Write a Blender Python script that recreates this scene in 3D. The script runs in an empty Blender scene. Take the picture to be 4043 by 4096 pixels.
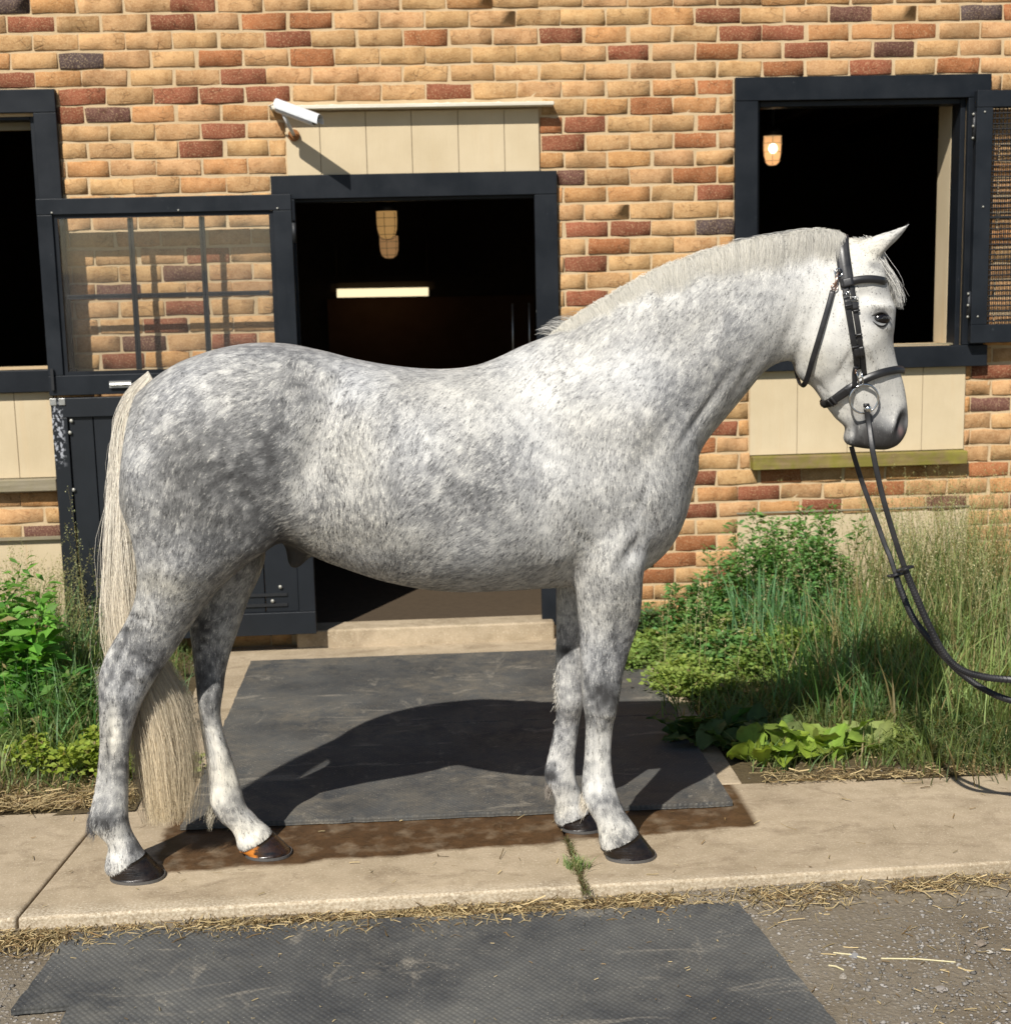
import bpy, bmesh, math, random
import numpy as np
from mathutils import Vector, Matrix
from mathutils.bvhtree import BVHTree
random.seed(7); RNG = np.random.default_rng(11)
scene = bpy.context.scene
COL = scene.collection

# ------------------------------------------------------------------ camera
H = 1.85                                  # lens height above the walkway (m)
F, PT, RO, YA = 6000.0, 0.16657812, -0.02238656, 0.06022575
SW, SH = 4043.0, 4096.0                   # frame of the photograph
def _cam_axes():
    cy, sy, cp, sp = math.cos(YA), math.sin(YA), math.cos(PT), math.sin(PT)
    fw = np.array([sy*cp, cy*cp, -sp]); rt = np.array([cy, -sy, 0.0]); up = np.cross(rt, fw)
    r = rt*math.cos(RO)+up*math.sin(RO); u = -rt*math.sin(RO)+up*math.cos(RO)
    return fw, r, u
FW, RT, UP = _cam_axes()
EYE = np.array([0, 0, H])
def ray(x, y): return FW*F + RT*(x-SW/2) - UP*(y-SH/2)
def dep(x, y, Y):                         # photograph point -> world point on the plane y = Y
    d = ray(x, y); return d*(Y/d[1]) + EYE
def gnd(x, y, z=0.0):                     # photograph point -> world point at height z
    d = ray(x, y); return d*((z-H)/d[2]) + EYE
def proj(P):                              # world (n,3) -> photograph coordinates
    v = np.asarray(P) - EYE; w = v@FW
    return SW/2+F*(v@RT)/w, SH/2-F*(v@UP)/w
cam = bpy.data.cameras.new('camera'); camo = bpy.data.objects.new('camera', cam); COL.objects.link(camo)
cam.sensor_fit = 'HORIZONTAL'; cam.sensor_width = 36; cam.lens = 36*F/SW
camo.matrix_world = Matrix(((RT[0], UP[0], -FW[0], 0), (RT[1], UP[1], -FW[1], 0), (RT[2], UP[2], -FW[2], H), (0, 0, 0, 1)))
cam.clip_start = 0.05; cam.clip_end = 3000
cam.dof.use_dof = True; cam.dof.focus_distance = 4.45; cam.dof.aperture_fstop = 5.0
scene.camera = camo
# ------------------------------------------------------------------ light
world = bpy.data.worlds.new('World'); scene.world = world; world.use_nodes = True
wn = world.node_tree; bgn = wn.nodes['Background']
sky = wn.nodes.new('ShaderNodeTexSky'); sky.sky_type = 'NISHITA'; sky.sun_disc = False
SUND = Vector((0.46, 0.92, -1.0)).normalized()          # direction the sunlight travels
sky.sun_elevation = math.asin(-SUND.z)
sky.sun_rotation = math.atan2(-SUND.x, -SUND.y)
sky.air_density = 1.0; sky.dust_density = .5; sky.altitude = 100
wn.links.new(sky.outputs[0], bgn.inputs[0]); bgn.inputs[1].default_value = 0.066
sun = bpy.data.lights.new('sun', 'SUN'); suno = bpy.data.objects.new('sun', sun); COL.objects.link(suno)
sun.energy = 5.0; sun.angle = math.radians(0.5); sun.color = (1.0, 0.955, 0.88)
suno.rotation_euler = SUND.to_track_quat('-Z', 'Y').to_euler()
scene.view_settings.view_transform = 'Standard'; scene.view_settings.look = 'None'
scene.view_settings.exposure = 0.33; scene.view_settings.gamma = 1.0
scene.view_settings.use_curve_mapping = False
scene.render.engine = 'CYCLES'
scene.cycles.max_bounces = 8; scene.cycles.transparent_max_bounces = 12
scene.cycles.sample_clamp_indirect = 6.0
scene.cycles.use_denoising = True

# ------------------------------------------------------------------ helpers
def thing(name, label, cat, loc=(0, 0, 0), group=None):
    o = bpy.data.objects.new(name, None); COL.objects.link(o); o.location = loc
    o.empty_display_size = .1
    o['label'] = label; o['category'] = cat
    if group: o['group'] = group
    return o
def tag(o, label=None, cat=None, group=None, kind=None):
    if label: o['label'] = label
    if cat: o['category'] = cat
    if group: o['group'] = group
    if kind: o['kind'] = kind
    return o
def link(name, me, parent=None, mat=None):
    o = bpy.data.objects.new(name, me); COL.objects.link(o)
    if parent is not None:
        o.parent = parent
        w = Vector((0, 0, 0)); p = parent
        while p is not None: w += p.location; p = p.parent
        o.location = -w                    # geometry is written in world coordinates
    if mat is not None: me.materials.append(mat)
    return o
def npmesh(name, verts, faces, smooth=False, attrs=None, fn=None):
    """verts (n,3), faces (m,k) all the same size k, or a list of lists"""
    me = bpy.data.meshes.new(name)
    verts = np.asarray(verts, dtype=np.float32)
    if isinstance(faces, np.ndarray):
        m, k = faces.shape
        me.vertices.add(len(verts)); me.vertices.foreach_set('co', verts.ravel())
        me.loops.add(m*k); me.loops.foreach_set('vertex_index', faces.astype(np.int32).ravel())
        me.polygons.add(m); me.polygons.foreach_set('loop_start', np.arange(0, m*k, k, dtype=np.int32))
        me.polygons.foreach_set('loop_total', np.full(m, k, dtype=np.int32))
        me.update(calc_edges=True)
    else:
        me.from_pydata(verts.tolist(), [], faces); me.update()
    if smooth: me.polygons.foreach_set('use_smooth', np.ones(len(me.polygons), dtype=bool))
    if attrs:
        for an, av in attrs.items():
            av = np.asarray(av, dtype=np.float32)
            if av.ndim == 1:
                a = me.attributes.new(an, 'FLOAT', 'POINT'); a.data.foreach_set('value', av)
            else:
                a = me.attributes.new(an, 'FLOAT_COLOR', 'POINT')
                c4 = np.ones((len(av), 4), dtype=np.float32); c4[:, :3] = av; a.data.foreach_set('color', c4.ravel())
    return me
class MB:
    def __init__(s): s.v = []; s.f = []
    def box(s, x0, x1, y0, y1, z0, z1):
        n = len(s.v)
        s.v += [(x0,y0,z0),(x1,y0,z0),(x1,y1,z0),(x0,y1,z0),(x0,y0,z1),(x1,y0,z1),(x1,y1,z1),(x0,y1,z1)]
        s.f += [[n+i for i in q] for q in ((0,3,2,1),(4,5,6,7),(0,1,5,4),(1,2,6,5),(2,3,7,6),(3,0,4,7))]
        return s
    def prism(s, poly, z0, z1):             # poly: list of (x,y)
        n = len(s.v); k = len(poly)
        s.v += [(x, y, z0) for x, y in poly]+[(x, y, z1) for x, y in poly]
        s.f += [list(range(n+k-1, n-1, -1)), list(range(n+k, n+2*k))]
        s.f += [[n+i, n+(i+1) % k, n+k+(i+1) % k, n+k+i] for i in range(k)]
        return s
    def tube(s, pts, rad, seg=10, cap=True):
        pts = [Vector(p) for p in pts]; n0 = len(s.v); m = len(pts)
        rads = rad if isinstance(rad, (list, tuple)) else [rad]*m
        up = None
        for i, p in enumerate(pts):
            t = (pts[min(i+1, m-1)]-pts[max(i-1, 0)]).normalized()
            if up is None: up = t.orthogonal().normalized()
            up = (up - t*up.dot(t)).normalized(); b = t.cross(up)
            for j in range(seg):
                a = 2*math.pi*j/seg
                s.v.append(tuple(p+(up*math.cos(a)+b*math.sin(a))*rads[i]))
        for i in range(m-1):
            for j in range(seg):
                a, b_ = n0+i*seg+j, n0+i*seg+(j+1) % seg
                s.f.append([a, b_, b_+seg, a+seg])
        if cap:
            s.f.append([n0+j for j in range(seg-1, -1, -1)]); s.f.append([n0+(m-1)*seg+j for j in range(seg)])
        return s
    def sphere(s, c, r, u=14, v=9, sc=(1, 1, 1)):
        n0 = len(s.v)
        for i in range(v+1):
            th = math.pi*i/v
            for j in range(u):
                ph = 2*math.pi*j/u
                s.v.append((c[0]+r*sc[0]*math.sin(th)*math.cos(ph), c[1]+r*sc[1]*math.sin(th)*math.sin(ph), c[2]+r*sc[2]*math.cos(th)))
        for i in range(v):
            for j in range(u):
                a, b = n0+i*u+j, n0+i*u+(j+1) % u
                s.f.append([a, a+u, b+u, b])
        return s
    def obj(s, name, mat, parent=None, smooth=False, bevel=0, seg=2):
        me = npmesh(name, s.v, s.f, smooth=smooth)
        o = link(name, me, parent, mat)
        if bevel:
            b = o.modifiers.new('bevel', 'BEVEL'); b.width = bevel; b.segments = seg; b.limit_method = 'ANGLE'
            if not smooth:
                me.polygons.foreach_set('use_smooth', np.ones(len(me.polygons), dtype=bool)); b.harden_normals = True
        return o

class NT:
    """small node builder"""
    def __init__(s, name):
        s.m = bpy.data.materials.new(name); s.m.use_nodes = True; s.t = s.m.node_tree; s.n = s.t.nodes
        s.bsdf = s.n['Principled BSDF']; s.out = s.n['Material Output']
        s._co = {}
    def L(s, a, b): s.t.links.new(a, b)
    def put(s, sock, v):
        if v is None: return
        if isinstance(v, (int, float)): sock.default_value = v
        elif isinstance(v, (tuple, list)): sock.default_value = tuple(v)+((1,) if len(v) == 3 and sock.type == 'RGBA' else ())
        else: s.L(v, sock)
    def co(s, scale=(1, 1, 1), kind='Object', rot=(0, 0, 0)):
        tc = s.n.new('ShaderNodeTexCoord'); mp = s.n.new('ShaderNodeMapping')
        s.L(tc.outputs[kind], mp.inputs[0]); mp.inputs['Scale'].default_value = scale; mp.inputs['Rotation'].default_value = rot
        return mp.outputs[0]
    def pos(s, scale=(1, 1, 1), rot=(0, 0, 0)):
        tc = s.n.new('ShaderNodeNewGeometry'); mp = s.n.new('ShaderNodeMapping')
        s.L(tc.outputs['Position'], mp.inputs[0]); mp.inputs['Scale'].default_value = scale; mp.inputs['Rotation'].default_value = rot
        return mp.outputs[0]
    def noise(s, vec, scale, detail=4, rough=.55, dist=0.0, col=False):
        n = s.n.new('ShaderNodeTexNoise'); s.L(vec, n.inputs['Vector']); n.inputs['Scale'].default_value = scale
        n.inputs['Detail'].default_value = detail; n.inputs['Roughness'].default_value = rough; n.inputs['Distortion'].default_value = dist
        return n.outputs[1 if col else 0]
    def voro(s, vec, scale, feat='F1', out='Distance', rnd=1.0):
        n = s.n.new('ShaderNodeTexVoronoi'); n.feature = feat; s.L(vec, n.inputs['Vector']); n.inputs['Scale'].default_value = scale
        n.inputs['Randomness'].default_value = rnd
        return n.outputs[out]
    def ramp(s, fac, stops, interp='LINEAR'):
        n = s.n.new('ShaderNodeValToRGB'); s.L(fac, n.inputs[0]); cr = n.color_ramp; cr.interpolation = interp
        while len(cr.elements) < len(stops): cr.elements.new(0.5)
        for e, (p, c) in zip(cr.elements, stops):
            e.position = p; e.color = (c, c, c, 1) if isinstance(c, (int, float)) else tuple(c)+(1,)
        return n.outputs[0]
    def rng(s, v, a, b, c=0.0, d=1.0):
        n = s.n.new('ShaderNodeMapRange'); s.put(n.inputs[0], v)
        for i, q in enumerate((a, b, c, d)): n.inputs[i+1].default_value = q
        return n.outputs[0]
    def mix(s, fac, a, b, mode='MIX'):
        n = s.n.new('ShaderNodeMix'); n.data_type = 'RGBA'; n.blend_type = mode
        s.put(n.inputs[0], fac); s.put(n.inputs[6], a); s.put(n.inputs[7], b); return n.outputs[2]
    def math(s, op, a, b=None):
        n = s.n.new('ShaderNodeMath'); n.operation = op; s.put(n.inputs[0], a); s.put(n.inputs[1], b); return n.outputs[0]
    def attr(s, name, out='Color'):
        n = s.n.new('ShaderNodeAttribute'); n.attribute_name = name; return n.outputs[out]
    def info(s, out): return s.n.new('ShaderNodeObjectInfo').outputs[out]
    def sep(s, v):
        n = s.n.new('ShaderNodeSeparateXYZ'); s.L(v, n.inputs[0]); return n.outputs
    def bump(s, h, strength=.4, dist=.005, normal=None):
        n = s.n.new('ShaderNodeBump'); n.inputs['Strength'].default_value = strength; n.inputs['Distance'].default_value = dist
        s.L(h, n.inputs['Height'])
        if normal is not None: s.L(normal, n.inputs['Normal'])
        return n.outputs[0]
    def fin(s, color=None, rough=None, metal=None, normal=None, spec=None, **kw):
        b = s.bsdf.inputs
        s.put(b['Base Color'], color); s.put(b['Roughness'], rough); s.put(b['Metallic'], metal)
        s.put(b['Normal'], normal); s.put(b['Specular IOR Level'], spec)
        for k, v in kw.items(): s.put(b[k], v)
        return s.m

# ------------------------------------------------------------------ materials
def brick_mat(single):
    t = NT('brick' if single else 'brick_rest')
    base = t.info('Color') if single else t.attr('col')
    p = t.pos()
    n1 = t.noise(p, 26, 5, .65); n2 = t.noise(p, 7, 3); n3 = t.noise(p, 140, 3, .7)
    n4 = t.noise(t.pos((1, 1, 2.2)), 38, 6, .72, .8)
    c = t.mix(t.rng(n1, .40, .66, 0, .75), base, t.mix(1.0, base, (.62, .52, .42), 'MULTIPLY'))
    c = t.mix(t.rng(n4, .56, .68, 0, .7), c, t.mix(1.0, base, (.46, .34, .28), 'MULTIPLY'))
    c = t.mix(t.rng(n2, .35, .7, 0.0, .45), c, t.mix(1.0, base, (1.28, 1.22, 1.12), 'MULTIPLY'))
    crack = t.voro(t.pos((1, 1, 1.6)), 20, 'DISTANCE_TO_EDGE')
    dark = t.math('MULTIPLY', t.rng(crack, 0, .035, 1, 0), t.rng(t.noise(p, 13, 2), .54, .64))
    c = t.mix(t.math('MULTIPLY', dark, .5), c, (0.09, 0.045, 0.025))
    c = t.mix(t.rng(n3, .52, .72, .0, .5), c, (0.66, .50, .28)); c = t.mix(t.rng(n3, .42, .28, .0, .5), c, t.mix(1.0, base, (.4, .33, .28), 'MULTIPLY'))
    h = t.math('ADD', t.math('MULTIPLY', n1, .3), t.math('ADD', t.math('MULTIPLY', n3, .75), t.math('MULTIPLY', n4, .8)))
    h = t.math('SUBTRACT', h, t.math('MULTIPLY', dark, .8))
    return t.fin(c, t.rng(n3, .3, .7, .78, .95), normal=t.bump(h, .6, .006), spec=.2)
M = {}
M['brick'] = brick_mat(True); M['brick_rest'] = brick_mat(False)
def mortar_mat():
    t = NT('mortar'); p = t.pos(); n = t.noise(p, 90, 5, .7); n2 = t.noise(p, 9, 3)
    c = t.mix(t.rng(n2, .3, .7), (0.49, 0.36, 0.21), (0.56, 0.43, 0.27)); c = t.mix(t.rng(n, .35, .7, 0, .4), c, (.45, .33, .19))
    return t.fin(c, .92, normal=t.bump(n, .6, .005), spec=.2)
M['mortar'] = mortar_mat()
def paint_mat(name, col, rough=.42, wear=.35, wearcol=(.12, .13, .14)):
    t = NT(name); p = t.pos(); n = t.noise(p, 6, 5, .6); g = t.noise(t.pos((60, 60, 4)), 1.0, 4, .6); d = t.noise(p, 55, 4, .7)
    c = t.mix(t.rng(n, .35, .7, 0, .6), col, tuple(min(1, q*1.5+.002) for q in col))
    c = t.mix(t.rng(d, .66, .78, 0, wear), c, wearcol)
    return t.fin(c, t.rng(n, .3, .7, rough-.06, rough+.16), normal=t.bump(t.math('ADD', t.math('MULTIPLY', g, .6), t.math('MULTIPLY', d, .2)), .25, .003), spec=.28)
M['navy'] = paint_mat('dark_blue_grey_paint', (0.0060, 0.0080, 0.0112))
M['navy_rail'] = paint_mat('dark_blue_grey_paint_rail', (0.0072, 0.0095, 0.013))
def cream_mat():
    t = NT('cream_siding'); p = t.pos(); n = t.noise(p, 3.5, 4, .6); g = t.noise(t.pos((26, 26, 3)), 1, 5, .65); f = t.noise(p, 130, 3, .6)
    st = t.noise(t.pos((20, 20, 1.2)), 1, 3)
    c = t.mix(t.rng(n, .3, .7), (0.50, 0.405, 0.26), (0.57, 0.47, 0.315))
    c = t.mix(t.rng(st, .58, .75, 0, .35), c, (.52, .38, .22)); c = t.mix(t.rng(f, .64, .74, 0, .3), c, (.35, .27, .17))
    return t.fin(c, .75, normal=t.bump(t.math('ADD', g, t.math('MULTIPLY', f, .35)), .35, .004), spec=.25)
M['cream'] = cream_mat()
def wood_ledge(name, a, b, moss):
    t = NT(name); p = t.pos(); g = t.noise(t.pos((3, 40, 40)), 1.0, 5, .6); n = t.noise(p, 14, 4, .6)
    c = t.mix(t.rng(g, .3, .7), a, b); c = t.mix(t.rng(n, .35, .6, 0, moss), c, (0.17, 0.15, 0.03))
    c = t.mix(t.rng(t.noise(p, 5, 3), .5, .7, 0, moss*.6), c, (.30, .27, .045))
    return t.fin(c, .85, normal=t.bump(t.math('ADD', g, n), .5, .006), spec=.2)
M['ledge_moss'] = wood_ledge('mossy_ledge_wood', (.16, .11, .05), (.25, .18, .09), .9)
M['ledge_grey'] = wood_ledge('grey_ledge_wood', (.20, .17, .12), (.30, .26, .19), .15)
M['ledge_white'] = wood_ledge('pale_ledge_wood', (.55, .50, .40), (.70, .66, .56), .04)
def flat(name, col, rough=.5, metal=0.0, spec=.5, bumpy=0.0, scale=60, **kw):
    t = NT(name); p = t.pos(); n = t.noise(p, scale, 4, .6)
    c = t.mix(t.rng(n, .3, .7, 0, .5), tuple(col), tuple(q*.7 for q in col))
    return t.fin(c, t.rng(n, .3, .7, max(.02, rough-.08), min(1, rough+.1)), metal, normal=t.bump(n, bumpy, .003) if bumpy else None, spec=spec, **kw)
M['steel'] = flat('galvanised_steel', (.55, .55, .53), .38, .9)
M['chrome'] = flat('polished_steel', (.72, .72, .70), .16, 1.0)
M['brass'] = flat('rose_metal', (.62, .42, .33), .25, 1.0)
M['screw'] = flat('dull_screw_head', (.42, .41, .36), .5, .5)
M['black_iron'] = flat('black_iron', (.012, .013, .015), .5)
M['camera_white'] = flat('camera_housing_white', (.66, .68, .70), .35)
M['rust'] = flat('rusty_mount', (.30, .12, .035), .8, .2, bumpy=.6)
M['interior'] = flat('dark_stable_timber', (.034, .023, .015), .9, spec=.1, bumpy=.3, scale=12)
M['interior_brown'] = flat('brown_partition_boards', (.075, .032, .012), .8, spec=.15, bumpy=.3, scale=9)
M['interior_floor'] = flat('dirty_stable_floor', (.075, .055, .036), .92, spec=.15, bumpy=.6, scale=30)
def emit(name, col, st):
    t = NT(name); n = t.noise(t.pos(), 30, 2)
    return t.fin(col, .4, **{'Emission Color': col, 'Emission Strength': st})
M['lamp_on'] = emit('lit_lamp_glass', (1.0, .62, .30), .5); M['lamp_on'].node_tree.nodes['Principled BSDF'].inputs['Alpha'].default_value = .55
M['bulb_on'] = emit('lit_bulb', (1.0, .9, .65), 7.0)
M['lamp_unlit_glow'] = emit('amber_lamp_glass', (.60, .34, .12), .42)  # glass of an unlit lamp, its amber brightness added as faint emission
M['lamp_unlit_glow2'] = emit('amber_lamp_glass_far', (.60, .33, .14), .34)
M['tube_on'] = emit('lit_fluorescent_tube', (1.0, .84, .52), .95)
def glass_mat():
    m = bpy.data.materials.new('dusty_window_glass'); m.use_nodes = True; nt = m.node_tree; nt.nodes.clear()
    o = nt.nodes.new('ShaderNodeOutputMaterial'); tr = nt.nodes.new('ShaderNodeBsdfTransparent'); gl = nt.nodes.new('ShaderNodeBsdfGlossy')
    df = nt.nodes.new('ShaderNodeBsdfDiffuse'); mx = nt.nodes.new('ShaderNodeMixShader'); mx2 = nt.nodes.new('ShaderNodeMixShader')
    lw = nt.nodes.new('ShaderNodeLayerWeight'); lw.inputs[0].default_value = .5
    pw = nt.nodes.new('ShaderNodeMath'); pw.operation = 'POWER'; pw.inputs[1].default_value = 4.0; nt.links.new(lw.outputs['Facing'], pw.inputs[0])
    fr = nt.nodes.new('ShaderNodeMapRange'); fr.inputs[3].default_value = .06; fr.inputs[4].default_value = .9; nt.links.new(pw.outputs[0], fr.inputs[0])
    ge = nt.nodes.new('ShaderNodeNewGeometry'); no = nt.nodes.new('ShaderNodeTexNoise'); no.inputs['Scale'].default_value = 3.0; no.inputs['Detail'].default_value = 5
    mr = nt.nodes.new('ShaderNodeMapRange'); mr.inputs[1].default_value = .35; mr.inputs[2].default_value = .75; mr.inputs[3].default_value = .0; mr.inputs[4].default_value = .02
    tr.inputs[0].default_value = (.985, .99, .99, 1); gl.inputs['Roughness'].default_value = .02; df.inputs[0].default_value = (.6, .6, .58, 1)
    L = nt.links.new
    L(ge.outputs['Position'], no.inputs['Vector']); L(no.outputs[0], mr.inputs[0]); L(mr.outputs[0], mx2.inputs[0])
    L(tr.outputs[0], mx2.inputs[1]); L(df.outputs[0], mx2.inputs[2])
    L(fr.outputs[0], mx.inputs[0]); L(mx2.outputs[0], mx.inputs[1]); L(gl.outputs[0], mx.inputs[2]); L(mx.outputs[0], o.inputs[0])
    return m
M['glass'] = glass_mat()
def rubber_mat(name, dirt, brown):
    t = NT(name); p = t.pos(); n = t.noise(p, 2.2, 6, .65); n2 = t.noise(p, 11, 8, .78, .3); f = t.noise(p, 330, 2, .6); lo = t.noise(t.pos((1, 1.6, 1)), 1.7, 3, .5)
    c = t.mix(t.rng(n, .34, .66), (0.034, 0.036, 0.039), (0.080, 0.080, 0.077))
    c = t.mix(t.math('MULTIPLY', t.rng(n2, .40, .70, 0, dirt), t.rng(lo, .38, .60, .3, 1)), c, brown)
    for sc, sd, lo_, hi_ in (((1, 3.2, 1), 3.1, .585, .65), ((2.2, 1, 1), 4.3, .60, .67)):
        st = t.rng(t.noise(t.pos(sc, (0, 0, sd)), 2.6, 7, .68, .9), lo_, hi_); c = t.mix(t.math('MULTIPLY', t.math('MULTIPLY', st, t.rng(f, .38, .6, .15, 1)), dirt*.9), c, (.24, .215, .175))
    sp = t.rng(t.voro(p, 90), .07, .15, 1, 0); c = t.mix(t.math('MULTIPLY', sp, t.rng(t.noise(p, 9, 3), .42, .54, 0, .9)), c, (.36, .33, .27))
    d = t.n.new('ShaderNodeTexVoronoi'); d.inputs['Scale'].default_value = 78; d.inputs['Randomness'].default_value = .12
    t.L(t.pos((1, .75, 1), (0, 0, .785)), d.inputs['Vector'])
    dim = t.rng(d.outputs['Distance'], .2, .62, 0, 1)
    c = t.mix(t.rng(dim, .3, 1, 0, .34), t.mix(1.0, c, (1.3, 1.3, 1.28), 'MULTIPLY'), t.mix(1.0, c, (.5, .5, .5), 'MULTIPLY'))
    h = t.math('ADD', t.math('MULTIPLY', dim, -.8), t.math('MULTIPLY', n2, .3))
    return t.fin(c, t.rng(n, .3, .7, .6, .85), normal=t.bump(h, .5, .004), spec=.3)
M['rubber_a'] = rubber_mat('rubber_mat_dimpled', .62, (.13, .125, .11)); M['rubber_b'] = rubber_mat('rubber_mat_worn', .85, (.15, .13, .10))
def concrete_mat(name, wet):
    t = NT(name); p = t.pos(); n = t.noise(p, 2.2, 5, .6); f = t.noise(p, 120, 4, .7); n2 = t.noise(p, 14, 5, .6)
    c = t.mix(t.rng(n, .3, .7), (0.31, 0.245, 0.165), (0.445, 0.358, 0.248))
    c = t.mix(t.rng(n2, .42, .75, 0, .6), c, (.25, .195, .12)); c = t.mix(t.rng(t.noise(t.pos((1, 1.6, 1)), 5, 6, .7, .6), .50, .66, 0, .65), c, (.20, .15, .095))
    c = t.mix(t.rng(f, .56, .70, 0, .6), c, (.66, .58, .44)); c = t.mix(t.rng(f, .42, .28, 0, .5), c, (.22, .17, .11))
    sp = t.rng(t.voro(t.pos((.55, 1.4, 1)), 24), .04, .08, 1, 0)
    c = t.mix(t.math('MULTIPLY', sp, t.rng(t.noise(p, 6, 2), .5, .56, 0, .8)), c, (.10, .07, .045))
    rough = t.rng(n2, .3, .7, .8, .95)
    if wet:                                 # damp, dirty strip where a mat lay before
        s = t.sep(p); wob = t.math('MULTIPLY', t.math('SUBTRACT', t.noise(p, 7, 4, .6), .5), .09)
        def ge(v, a): return t.rng(v, a-.012, a+.012)
        xa = ge(t.math('ADD', s[0], wob), -.86); xb = t.math('SUBTRACT', 1.0, ge(t.math('ADD', s[0], t.math('MULTIPLY', wob, .15)), 1.085))
        ya = ge(t.math('ADD', t.math('SUBTRACT', s[1], t.math('MULTIPLY', s[0], .09)), t.math('MULTIPLY', wob, .8)), 4.525)
        m = t.math('MULTIPLY', t.math('MULTIPLY', xa, xb), t.math('MULTIPLY', ya, t.math('SUBTRACT', 1.0, ge(s[1], 5.1))))
        m = t.math('MULTIPLY', m, t.rng(t.noise(p, 11, 5, .6), .25, .5, .6, 1))
        wc = t.mix(t.rng(t.noise(p, 18, 5, .7), .35, .7), (.095, .052, .024), (.045, .026, .013))
        c = t.mix(m, c, wc); rough = t.mix(m, rough, (.45, .45, .45))
        e = t.rng(s[1], 4.20, 4.27, .5, 0)   # worn pale kerb edge
        c = t.mix(t.math('MULTIPLY', e, t.rng(f, .4, .6)), c, (.70, .62, .48))
    h = t.math('ADD', t.math('MULTIPLY', f, .6), t.math('MULTIPLY', n2, .6))
    return t.fin(c, rough, normal=t.bump(h, .5, .006), spec=.25)
M['concrete'] = concrete_mat('walkway_concrete', True); M['concrete_plain'] = concrete_mat('apron_concrete', False)
def dirt_mat(name, a, b, stones):
    t = NT(name); p = t.pos(); n = t.noise(p, 1.6, 5, .6); f = t.noise(p, 60, 5, .7); v = t.voro(p, 70, 'F1'); vc = t.voro(p, 70, 'F1', 'Color')
    c = t.mix(t.rng(n, .3, .7), a, b); c = t.mix(t.rng(f, .35, .7, 0, .6), c, tuple(q*.45 for q in a))
    m = t.math('MULTIPLY', t.rng(v, .42, .3), t.rng(t.sep(vc)[0], 1-stones, 1-stones+.05))
    m = t.math('MULTIPLY', m, t.rng(t.noise(p, 2.4, 4), .42, .6, .2, 1))
    c = t.mix(m, c, t.mix(t.sep(vc)[1], (.28, .25, .22), (.46, .43, .38)))
    h = t.math('ADD', t.math('MULTIPLY', f, .8), t.math('MULTIPLY', m, .6))
    return t.fin(c, .93, normal=t.bump(h, .8, .012), spec=.2)
M['gravel'] = dirt_mat('gravelly_dirt', (.25, .215, .165), (.15, .115, .072), .6)
M['soil'] = dirt_mat('bed_soil', (.09, .065, .035), (.13, .10, .05), .1)
# ================================================================== the stable wall
WY = 7.25; CH = 0.08127; CZ = 3.082; BL = 0.2113          # brick face plane, course height, top course line, brick pitch
bld = thing('stable_building', 'tan brick stable with dark painted doorway and open stall windows behind the grey horse', 'building', (0, WY, 0))
X0, X1, ZT = -3.3, 4.55, 3.58
wallm = MB()
def wbox(x0, x1, z0, z1): wallm.box(x0, x1, WY+.0045, WY+.30, z0, z1)
wbox(X0, -2.90, -.3, ZT); wbox(-2.90, -1.70, -.3, 1.385); wbox(-2.90, -1.70, 2.552, ZT)
wbox(-1.70, -.60, -.3, ZT); wbox(-.60, .66, 2.165, ZT); wbox(-.60, .66, -.3, .06)
wbox(.66, 1.66, -.3, ZT); wbox(1.66, 2.70, -.3, 1.385); wbox(1.66, 2.70, 2.57, ZT); wbox(2.70, X1, -.3, ZT)
wall = wallm.obj('brick_wall', M['mortar'], bld)

holes = [(-3.05, -1.597, 1.282, 2.668), (-3.1, -1.702, .812, 1.30), (-3.1, -1.707, .16, .568),
         (-.627, .713, -.3, 2.258), (-.551, .636, 2.24, 2.552),
         (1.569, 2.798, 1.287, 2.671), (1.645, 2.722, .873, 1.30), (1.655, 2.726, .803, .88), (1.592, 2.754, .17, .578)]
D2S = 2.12
COLR = {'R': (.225, .078, .042), 'O': (.315, .125, .052), 'P': (.125, .058, .045), 'K': (.075, .052, .050)}
marks = []
for kind, pts in {
 'R': [(62,45),(331,40),(345,8),(550,73),(464,144),(336,180),(423,178),(165,180),(135,215),(433,247),(388,283),(510,178),(32,150),(1060,65),(1354,25),(1391,60),(1477,58),
       (1181,97),(1520,90),(1095,237),(1058,272),(1350,366),(1098,437),(1187,434),(1085,568),(1098,500),(850,175),(396,481),(366,580),(328,614),(238,679),(453,640),
       (1322,963),(1550,953),(1372,1081),(1431,929),(1374,807),(1876,700),(1889,90),(1643,123),(1330,903),(1850,60)],
 'O': [(418,10),(502,38),(587,37),(421,107),(803,70),(1351,93),(1475,126),(1810,119),(1350,163),(1218,197),(1310,330),(1305,267),(1350,232),(1144,468),(1244,1083),(1446,898),(1692,918),(1876,880),
       (1273,1055),(1313,1026),(1040,238),(1330,842),(1750,60),(596,105)],
 'P': [(210,214),(1689,86),(1608,20),(1075,338),(350,518),(225,545),(90,1000),(1878,757),(280,647),(1786,942),(1865,660)],
 'K': [(28,8),(160,111),(1350,430),(1855,18)]}.items():
    for x, y in pts:
        q = dep(x*D2S, y*D2S, WY); marks.append((q[0], q[2], kind))
def intervals(xa, xb, za, zb):
    segs = [(xa, xb)]
    for hx0, hx1, hz0, hz1 in holes:
        ov = min(zb, hz1)-max(za, hz0)
        if ov < .35*(zb-za): continue
        out = []
        for a, b in segs:
            if hx1 <= a or hx0 >= b: out.append((a, b)); continue
            if hx0 > a: out.append((a, hx0))
            if hx1 < b: out.append((hx1, b))
        segs = out
    return [(a, b) for a, b in segs if b-a > .012]
bricks = []
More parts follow.
